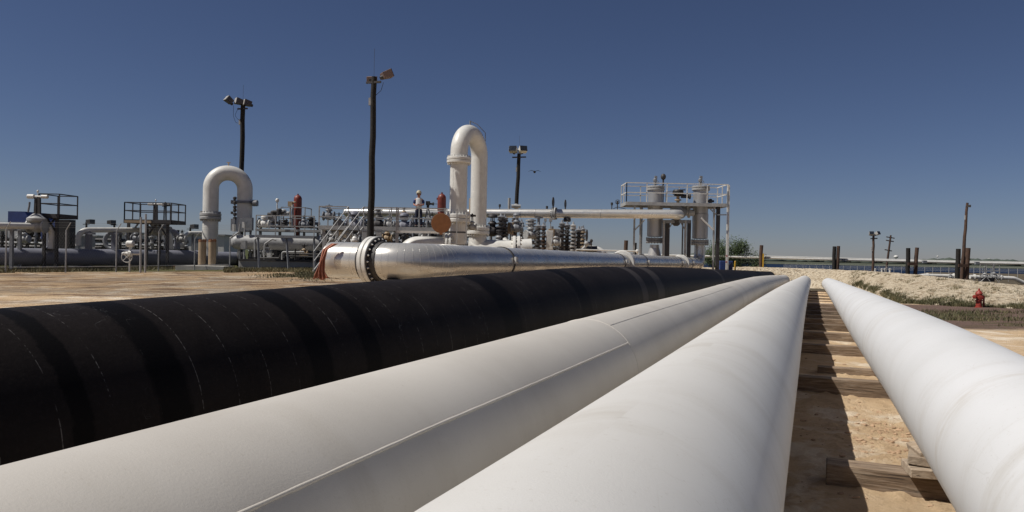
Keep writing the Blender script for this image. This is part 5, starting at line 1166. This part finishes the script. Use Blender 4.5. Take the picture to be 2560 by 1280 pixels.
# white pipe line on wooden post pairs
def WY(px): return 69+2*(2090-px)/600
t = thing('elevated_pipeline', 'long thin white pipeline carried between wooden posts beyond the berm', 'pipeline', at(2100, 650, 60))
pp = [at(px, y, WY(px)) for px, y in ((1420, 633), (1780, 641), (2085, 649), (2300, 654), (2420, 657), (2700, 662))]
MB().path(pp, .1, 12).build('pipe_body', MT['white_paint'], t)
pp = [at(px, y, WY(px)+.5) for px, y in ((1900, 640.5), (2300, 651), (2420, 653.5), (2700, 659))]; MB().path(pp, .06, 10).build('upper_pipe', MT['white_paint'], t)
for px in (1917, 2110, 2310, 2441): y = 641+(px-1780)*.0247; MB().box(at(px, y+.5, WY(px)-.1), m(11, 60), .4, m(7, 60)).build('anchor_box', MT['mid_grey'], t)
posts = [(1565, 601, 650, 10, 0, 'post_wood', 'reddish wooden post behind the silver pipe, left of the riser platform'), (1588.5, 607, 650, 7, 0, 'pole_wood', 'dark short post between the reddish post and the riser platform'),
 (1903.5, 613, 668, 9, .015, 'post_wood', 'single brown wooden post at the left end of the berm'), (2086, 616, 675, 9, 0, 'pole_wood', 'dark left post of the pair left of the lamp post'), (2096.5, 615, 675, 8, .04, 'post_wood', 'brown right post of the pair left of the lamp post'),
 (2270.5, 620, 690, 10, 0, 'pole_wood', 'dark left post of the middle wooden pair'), (2292.5, 619, 691, 9, .05, 'post_wood', 'brown right post of the middle wooden pair'),
 (2396, 622, 700, 11, .02, 'pole_wood', 'dark left post of the rightmost wooden pair'), (2420, 620, 702, 11, .035, 'post_wood', 'brown right post of the rightmost wooden pair')]
for px, yt, yb, w_, ln, mt_, lab in posts:
    Y = WY(px)-.35 if px < 2250 else (60.6 if px < 2380 else 58.5); a_ = at(px, yt, Y); q = MB(); r = m(w_/2, Y); zb = -2.2
    ps = [Vector((a_.x-ln*(a_.z-zb)*(1-i/6), Y, zb+(a_.z-zb)*i/6))+Vector((.015*math.sin(i*2.3+px), 0, 0)) for i in range(7)]
    q.path(ps, [r*1.05-.01*i*r for i in range(7)], 12); tag(q.build('wooden_post', MT[mt_]), lab, 'post', 'wooden posts of the pipeline')
for px0, px1, y, Y in ((2270, 2293, 660, 60.4), (2396, 2420, 664, 58.3)):
    q = MB(); q.beam(at(px0, y, Y), at(px1, y, Y), .12, .22); tag(q.build('cross_timber', MT['post_wood']), 'horizontal timber joining the ' + ('middle' if px0 < 2300 else 'rightmost') + ' wooden pair', 'timber')
# far pipe assembly at right
zB = lambda px, y, Y=62: at(px, y, Y)
t = pipe_run('white pipe lying beyond the berm at the right, left section', [zB(2295, 691), zB(2312, 689), zB(2395, 691)], .16, 'white_paint', .5, flanges=[(zB(2318, 689.5), Xv), (zB(2385, 690.5), Xv)])
t = pipe_run('white pipe curving down at the far right beyond the bank', [zB(2490, 694), zB(2535, 696), zB(2562, 708)], .16, 'white_paint', .6, flanges=[(zB(2502, 694.5), Xv)])
t = pipe_run('white flanged pipe stub between the far valve and the wooden pair', [zB(2425, 692), zB(2448, 693)], .16, 'white_paint', flanges=[(zB(2436, 692.5), Xv)])
for px, lab, s_ in ((2376, 'small white stub valve on the left far pipe', .22), (2398, 'small white valve just left of the rightmost wooden pair', .2), (2462, 'grey valve with lattice stand in the far pipe assembly', .34), (2484, 'blue-grey tall valve in the far pipe assembly', .4)):
    valve(lab, zB(px, 692.5, 61.8), s_, (1, 0, 0), 'light_grey', 'wheel', 'light_grey', 1.6 if s_ > .3 else .3, name='far_valve')
t = thing('valve_stand', 'small white railed stand at the far pipe assembly on the right', 'platform', zB(2460, 705, 61)); zz = zB(2460, 688, 61).z; x0, x1 = zB(2450, 690, 61).x, zB(2498, 690, 61).x
railing(t, [(x0, 61, zz-.1), (x1, 61, zz-.1)], .95, .5, .45, .02, 'light_grey')
MB().beam((x0, 61, zz-.1), (x1, 61, zz-.1), .05).beam((x0, 61, zz-.6), (x0+.5, 61, zz-.1), .04).beam((x0+.9, 61, zz-.6), (x0+.5, 61, zz-.1), .04).beam((x1, 61, zz-.6), (x1-.4, 61, zz-.1), .04).build('frame', MT['white_paint'], t); MB().box(((x0+x1)/2, 61.4, zz-.35), (x1-x0)*.7, .4, .3).build('skid', MT['dark_steel'], t)
for px in (2188, 2205, 2212, 2225): q = MB(); a_ = at(px, 673, 64); q.lathe((a_.x, 64, a_.z-1.2), Zv, [(0, .09), (1.2, .09), (1.25, .04)], 8); q.disc(a_, Zv, .12, .06, 10); tag(q.build('white_stub', MT['white_paint']), 'small white pipe stub poking above the berm near the lamp post', 'stub', 'white stubs behind the berm')
# far fence
t = thing('far_fence', 'distant grey wire fence crossing beyond the berm on the right', 'fence', at(2350, 690, 75))
q = MB(); A_, B2 = at(1960, 668, 84), at(2760, 690, 66)
for i in range(41):
    p = A_.lerp(B2, i/40); MB().tube(Vector((p.x, p.y, -2.0)), p+Zv*(.25+.3*i/40), .03, seg=5).build('fence_post', MT['galv'], t)
for f in (.05, .18, .3, .45): q.tube(A_+Zv*(f-.1), B2+Zv*(f-.1+.25), .008, seg=4)
q.build('wire', MT['galv'], t)
for px, y, r_, lab in ((2240, 642, 5, 'largest white water tank dome on the far horizon, right of the utility pole'), (2344, 641, 2.2, 'tiny white tank dome far away between the middle and rightmost wooden pairs'), (2409, 644, 2.5, 'small white tank dome on the horizon behind the rightmost wooden pair'), (2472, 648, 3.2, 'small white tank dome on the horizon right of the rightmost wooden pair')):
    Y = 900; c_ = at(px, y, Y); t = thing('water_tower', lab, 'water tower', (c_.x, Y, 0), 'water towers on the horizon'); r = m(r_, Y); MB().ell(c_, r*1.1, r*1.1, r*.8, 16, 10).build('tank', MT['white_paint'], t); MB().tube((c_.x, Y, -1), c_, r*.22, seg=10).build('stem', MT['white_paint'], t)
# hydrant
Y = 31.6; b0 = at(2447, 767, Y); b0.z = g1(b0.x, Y)-.02; Hh = m(49, Y); k = Hh/.8
t = thing('fire_hydrant', 'red fire hydrant at the foot of the berm on the right', 'hydrant', b0)
MB().lathe(b0, Zv, [(0, .15*k), (.05*k, .15*k), (.06*k, .115*k), (.28*k, .105*k), (.29*k, .14*k), (.33*k, .14*k), (.34*k, .1*k), (.54*k, .1*k), (.55*k, .13*k), (.58*k, .13*k)], 22).build('barrel', MT['hydrant_red'], t)
MB().lathe(b0+Zv*.58*k, Zv, [(0, .135*k), (.02*k, .135*k), (.06*k, .115*k), (.12*k, .08*k), (.15*k, .04*k), (.22*k, .03*k), (.23*k, .01)], 22).build('bonnet', MT['hydrant_red'], t)
for sg, l_ in ((-1, .25), (1, .17)):
    q = MB(); q.lathe(b0+Zv*.46*k, (sg, -.25 if sg < 0 else 0, 0), [(.05, .05*k), (l_*k*.7, .05*k), (l_*k*.7, .08*k), (l_*k, .08*k), (l_*k, .03*k), (l_*k+.04, .03*k)], 14); q.build('outlet_cap', MT['hydrant_red'], t)
q = MB(); q.lathe(b0+Zv*.44*k, (-.2, -1, 0), [(.05, .07*k), (.14*k, .07*k), (.14*k, .1*k), (.19*k, .1*k), (.2*k, .03)], 16); q.build('pumper_cap', MT['hydrant_red'], t)
q = MB(); p = b0+Vector((.235, .05, 0)); q.lathe(p, Zv, [(0, .035), (.45*k, .035), (.52*k, .02)], 10); tag(q.build('marker_stake', MT['hydrant_red']), 'short red stake standing right of the hydrant', 'stake')
# bird
t = thing('bird', 'small dark bird gliding with spread wings in the sky right of the floodlight pole', 'bird', at(1337, 430, 60)); c_ = at(1336.5, 430, 60)
MB().ell(c_, .1, .24, .09, 10, 8).ell(c_+Vector((-.06, -.22, .03)), .05, .07, .05, 8, 6).build('body', MT['black'], t)
for sg in (-1, 1):
    q = MB(); w1 = c_+Vector((sg*.06, 0, .05)); w2 = c_+Vector((sg*.26, 0, .12)); w3 = c_+Vector((sg*.5, .03, .02)); 
    for u_, v_, c0, c1_ in ((w1, w2, .12, .1), (w2, w3, .1, .02)):
        q.add([u_+Vector((0, -c0, 0)), v_+Vector((0, -c1_, 0)), v_+Vector((0, c1_, 0)), u_+Vector((0, c0, 0)), u_+Vector((0, -c0, .02)), v_+Vector((0, -c1_, .012)), v_+Vector((0, c1_, .012)), u_+Vector((0, c0, .02))], [(0, 1, 2, 3), (7, 6, 5, 4), (0, 4, 5, 1), (3, 2, 6, 7), (1, 5, 6, 2), (0, 3, 7, 4)])
    q.build('wing', MT['black'], t)
# shrubs behind the platform
def bush(label, px0, px1, ytop, ybot, Y, n, lobes, name='bush', seed=1, mat='leaf_dark', dep=1.6):
    rg = random.Random(seed); a_, b_ = at(px0, ybot, Y), at(px1, ybot, Y); g = g1((a_.x+b_.x)/2, Y); H = at(px0, ytop, Y).z-g; W = b_.x-a_.x; cx = (a_.x+b_.x)/2
    t = thing(name, label, 'bush' if name == 'bush' else 'tree', (cx, Y, g), 'green bushes beside the riser platform')
    q = MB(); tips = []
    for i in range(lobes):
        e = Vector((cx+W*.42*rg.uniform(-1, 1), Y+rg.uniform(-.5, .5)*dep, g+H*rg.uniform(.35, .85))); base = Vector((cx+rg.uniform(-.2, .2)*W, Y+rg.uniform(-.2, .2), g-.1)); mid = base.lerp(e, .5)+Vector((rg.uniform(-.2, .2), 0, .1))
        q.path([base, mid, e], [.05, .035, .012], 6); tips.append((e, rg.uniform(.16, .34)*H, rg))
    q.build('trunk', MT['post_wood'], t)
    q = MB(); vs = []; 
    for i in range(n):
        e, rr, _ = tips[rg.randrange(lobes)]; v = Vector((rg.gauss(0, 1), rg.gauss(0, 1), rg.gauss(0, .9))); v = v.normalized()*rr*rg.uniform(.35, 1.1)*(1.25 if rg.random() < .1 else 1)
        p = e+v; s_ = rg.uniform(.04, .095); u = Vector((rg.gauss(0, 1), rg.gauss(0, 1), rg.gauss(0, 1))).normalized(); w2_ = u.orthogonal().normalized()
        q.add([p-u*s_, p+w2_*s_*.5, p+u*s_, p-w2_*s_*.5], [(0, 1, 2, 3)])
    q.build('crown', MT[mat], t)
bush('dense green bush behind the legs of the riser platform', 1768, 1808, 606, 668, 70.5, 6200, 9, seed=3)
bush('tallest green bush right of the striped ladder post', 1812, 1866, 600, 668, 71, 7500, 10, seed=5)
bush('wispy green bush at the left foot of the single wooden post', 1864, 1898, 622, 670, 70.5, 2000, 7, seed=9)
bush('low dark shrub between the ladder and the blue box', 1768, 1850, 642, 670, 70, 4600, 12, seed=12)
# pale blade objects: weeds and grass
def blades(name, pts, hmin, hmax, mat, label, wd=.012):
    V = []; F = []; n = 0
    for x, y in pts:
        z = zfun(x, y); h = rng.uniform(hmin, hmax); a = rng.uniform(0, 6.28); ca, sa = math.cos(a)*wd, math.sin(a)*wd; lx, ly = rng.normal(0, .35*h, 2)
        V += [(x-ca, y-sa, z-.02), (x+ca, y+sa, z-.02), (x+lx, y+ly, z+h)]; F.append((n, n+1, n+2)); n += 3
    q = MB(); q.add(V, F); o = q.build(name, MT[mat], loc=(float(pts[0][0]), float(pts[0][1]), 0)); tag(o, label, 'grass', kind='stuff')
zfun = g1
GP = []
# strip along the foot of the berm and up its slope
from mathutils.bvhtree import BVHTree
bank = bpy.data.objects['gravel_bank']; bvh = BVHTree.FromObject(bank, bpy.context.evaluated_depsgraph_get()); gr_bvh = BVHTree.FromObject(ground, bpy.context.evaluated_depsgraph_get())
def hz(x, y):
    r1 = bvh.ray_cast(Vector((x, y, 50))-bank.location, Vector((0, 0, -1))); r2 = gr_bvh.ray_cast(Vector((x, y, 50)), Vector((0, 0, -1)))
    return max((r1[0].z+bank.location.z) if r1[0] else -9, r2[0].z if r2[0] else -9)
zfun = hz
pts = []
while len(pts) < 9000:
    u = rng.uniform(.52, 1.0); A, C_ = samp(u); f = abs(rng.normal(0, .09))-.03
    p = A.lerp(C_, f); v = noise.noise(Vector((p.x*.8, p.y*.8, 0)))+.5*noise.noise(Vector((p.x*3, p.y*3, 2)))
    if v+rng.normal(0, .12) > .05+f*1.6-.12: pts.append((p.x, p.y))
blades('weeds', pts, .04, .2, 'weed', 'scrubby green weeds along the foot of the gravel bank', .018)
pts = []
cl_ = [(rng.uniform(12, 27), rng.uniform(21.3, 29.5), rng.uniform(.3, 1.1)) for _ in range(26)]+[(23.5, 33.5, .35), (at(2345, 740, 35).x, 34.6, .4)]
for x, y, r_ in cl_:
    for _ in range(int(480*r_)): pts.append((x+rng.normal(0, r_*1.3), y+rng.normal(0, r_*.45)))
blades('weed_tufts', pts, .03, .15, 'weed', 'loose tufts of weeds on the brown road bed near the hydrant', .016)
bank_pts = []
for k in range(60):
    A, C_ = samp(rng.uniform(.5, .95)); p = A.lerp(C_, rng.uniform(.1, .9)); r_ = rng.uniform(.05, .2)
    for _ in range(40): bank_pts.append((p.x+rng.normal(0, r_), p.y+rng.normal(0, r_)))
blades('dry_weeds', bank_pts, .04, .16, 'dry_grass', 'dry weeds scattered up the gravel bank', .012)
pts = []
while len(pts) < 26000:
    px = rng.uniform(-40, 800); Y = LY(min(px, 495), 0)-rng.uniform(-2, 4.0) if px < 560 else rng.uniform(36.5, 43.0)
    p = at(px, 675, Y); v = noise.noise(Vector((p.x*.5, p.y*.9, 7)))
    if v+rng.normal(0, .15) > (-.05 if px > 600 else -.12): pts.append((p.x, p.y))
blades('grass', pts, .04, .2, 'dry_grass', 'strip of thin grass along the fence and foundation on the left', .02)
pts = []
for _ in range(7000):
    px = rng.normal(790, 60); Y = rng.normal(33, 2.0); p = at(px, 690, Y)
    if noise.noise(Vector((p.x*.6, p.y*.6, 1))) > -.05: pts.append((p.x, p.y))
blades('grass_patch', pts, .03, .12, 'weed', 'green grass patch around the tarp end of the silver pipe', .02)

# ---- the man ------------------------------------------------------------------------
def skin_mesh(name, verts, edges, mat, parent, levels=1, root=0):
    """verts: (x,y,z,r) in figure space"""
    me = bpy.data.meshes.new(name); me.from_pydata([v[:3] for v in verts], edges, []); me.materials.append(MT[mat])
    o = bpy.data.objects.new(name, me); col.objects.link(o); o.parent = parent; ORI[o.name] = ORI[parent.name]
    sk = o.modifiers.new('skin', 'SKIN'); sk.use_smooth_shade = True
    for i, v in enumerate(verts):
        r = v[3]; me.skin_vertices[0].data[i].radius = (r, r) if not isinstance(r, tuple) else r; me.skin_vertices[0].data[i].use_root = (i == root)
    sb = o.modifiers.new('sub', 'SUBSURF'); sb.levels = levels; sb.render_levels = levels
    return o
Ym = 38.2; mp_ = at(1046, 570, Ym); mp_.z = dz
t = thing('person', 'man in hard hat, white shirt with blue sleeves and navy trousers, looking down', 'person', mp_)
# facing the camera, head bowed, forearms raised in front; x right, -y to the camera
V = [(0, 0, .95, .10), (0, 0, 1.12, .10), (0, 0, 1.3, .11), (0, 0, 1.44, .08), (0, -.02, 1.52, .055), (0, -.04, 1.60, .075), (0, -.055, 1.68, .098), (0, -.045, 1.76, .085),
     (-.17, 0, 1.41, .062), (-.25, -.02, 1.16, .045), (-.10, -.26, 1.10, .033), (.17, 0, 1.41, .062), (.25, -.02, 1.16, .045), (.08, -.27, 1.12, .033),
     (-.095, 0, .86, .092), (-.11, -.01, .48, .062), (-.12, .01, .09, .043), (.095, 0, .86, .092), (.12, -.02, .48, .062), (.13, .01, .09, .043),
     (-.12, -.14, .05, .035), (.13, -.14, .05, .035), (-.06, -.31, 1.11, .03), (.04, -.32, 1.13, .03)]
E_ = [(0, 1), (1, 2), (2, 3), (3, 4), (4, 5), (5, 6), (6, 7), (3, 8), (8, 9), (9, 10), (3, 11), (11, 12), (12, 13), (0, 14), (14, 15), (15, 16), (0, 17), (17, 18), (18, 19), (16, 20), (19, 21), (10, 22), (13, 23)]
for sg, h0 in ((-1, 22), (1, 23)):
    hx, hy, hz_ = V[h0][:3]
    for k in range(4):
        b0 = len(V); l_ = (.075, .085, .08, .06)[k]; V.append((hx-sg*.012, hy-.02, hz_+.03-.018*k, .0095)); V.append((hx-sg*.05*l_/.085, hy-.045, hz_+.028-.018*k, .009)); V.append((hx-sg*.075*l_/.085, hy-.03, hz_+.02-.018*k, .008)); E_ += [(h0, b0), (b0, b0+1), (b0+1, b0+2)]
    b0 = len(V); V.append((hx-sg*.01, hy+.0, hz_+.05, .011)); V.append((hx-sg*.04, hy-.02, hz_+.065, .009)); E_ += [(h0, b0), (b0, b0+1)]
skin_mesh('body', V, E_, 'skin', t, 2)
W_ = lambda x, y, z_: mp_+Vector((x, y, z_))
MB().ell(W_(0, -.155, 1.655), .018, .025, .025, 8, 6).build('nose', MT['skin'], t)
for sg in (-1, 1): MB().ell(W_(sg*.035, -.142, 1.69), .013, .01, .009, 8, 6).build('eye', MT['hair'], t); MB().ell(W_(sg*.1, -.05, 1.67), .015, .025, .032, 8, 6).build('ear', MT['skin'], t)
MB().ell(W_(0, -.142, 1.612), .028, .01, .007, 8, 6).build('mouth', MT['red_rust'], t)
MB().ell(W_(0, -.015, 1.70), .104, .10, .09, 14, 10).build('hair', MT['hair'], t)
q = MB(); c_ = W_(0, -.05, 1.735); q.lathe(c_, (0, -.18, 1), [(0, .15), (.008, .155), (.016, .135), (.06, .125), (.11, .095), (.145, .05), (.155, .01)], 22); q.box(c_+Vector((0, -.15, .0)), .16, .09, .012); q.build('hard_hat', MT['hardhat'], t)
skin_mesh('shirt', [(0, 0, .96, (.17, .15)), (0, 0, 1.12, (.175, .155)), (0, 0, 1.3, (.21, .165)), (0, 0, 1.42, (.15, .12)), (0, -.01, 1.49, .07), (-.16, 0, 1.42, .10), (.16, 0, 1.42, .10)], [(0, 1), (1, 2), (2, 3), (3, 4), (3, 5), (3, 6)], 'cloth_white', t, 2)
for sg in (-1, 1): skin_mesh('sleeve', [(sg*.18, 0, 1.41, .085), (sg*.215, -.005, 1.32, .078), (sg*.245, -.015, 1.20, .07)], [(0, 1), (1, 2)], 'cloth_blue', t, 2)
skin_mesh('trousers', [(0, 0, .99, (.165, .125)), (0, 0, .88, (.16, .12)), (-.09, 0, .78, .11), (-.11, -.01, .48, .085), (-.12, .01, .12, .07), (.09, 0, .78, .11), (.12, -.02, .48, .085), (.13, .01, .12, .07)], [(0, 1), (1, 2), (2, 3), (3, 4), (1, 5), (5, 6), (6, 7)], 'cloth_navy', t, 2)
for sg in (-1, 1): q = MB(); q.ell(W_(sg*.125, -.06, .055), .055, .15, .06, 12, 8); q.build('boot', MT['black'], t)
t = thing('tripod_instrument', 'dark tripod-mounted instrument on the platform right of the man', 'instrument', (at(1070, 570, 38.2).x, 38.2, dz)); c_ = at(1070, 508, 38.2)
for k in range(3): MB().beam(c_-Zv*.15, (c_.x+.3*math.cos(k*2.1+.4), c_.y+.3*math.sin(k*2.1+.4), dz), .045).build('leg', MT['mid_grey'], t)
MB().box(c_, .2, .2, .2).box(c_-Zv*.15, .12, .12, .14).build('head', MT['black'], t); MB().lathe(c_+Vector((.08, 0, -.03)), Xv, [(0, .05), (.14, .05), (.15, .08), (.22, .08)], 12).tube(c_+Vector((.3, 0, -.03)), c_+Vector((.5, 0, -.03)), .012, seg=5).build('arm', MT['black'], t)
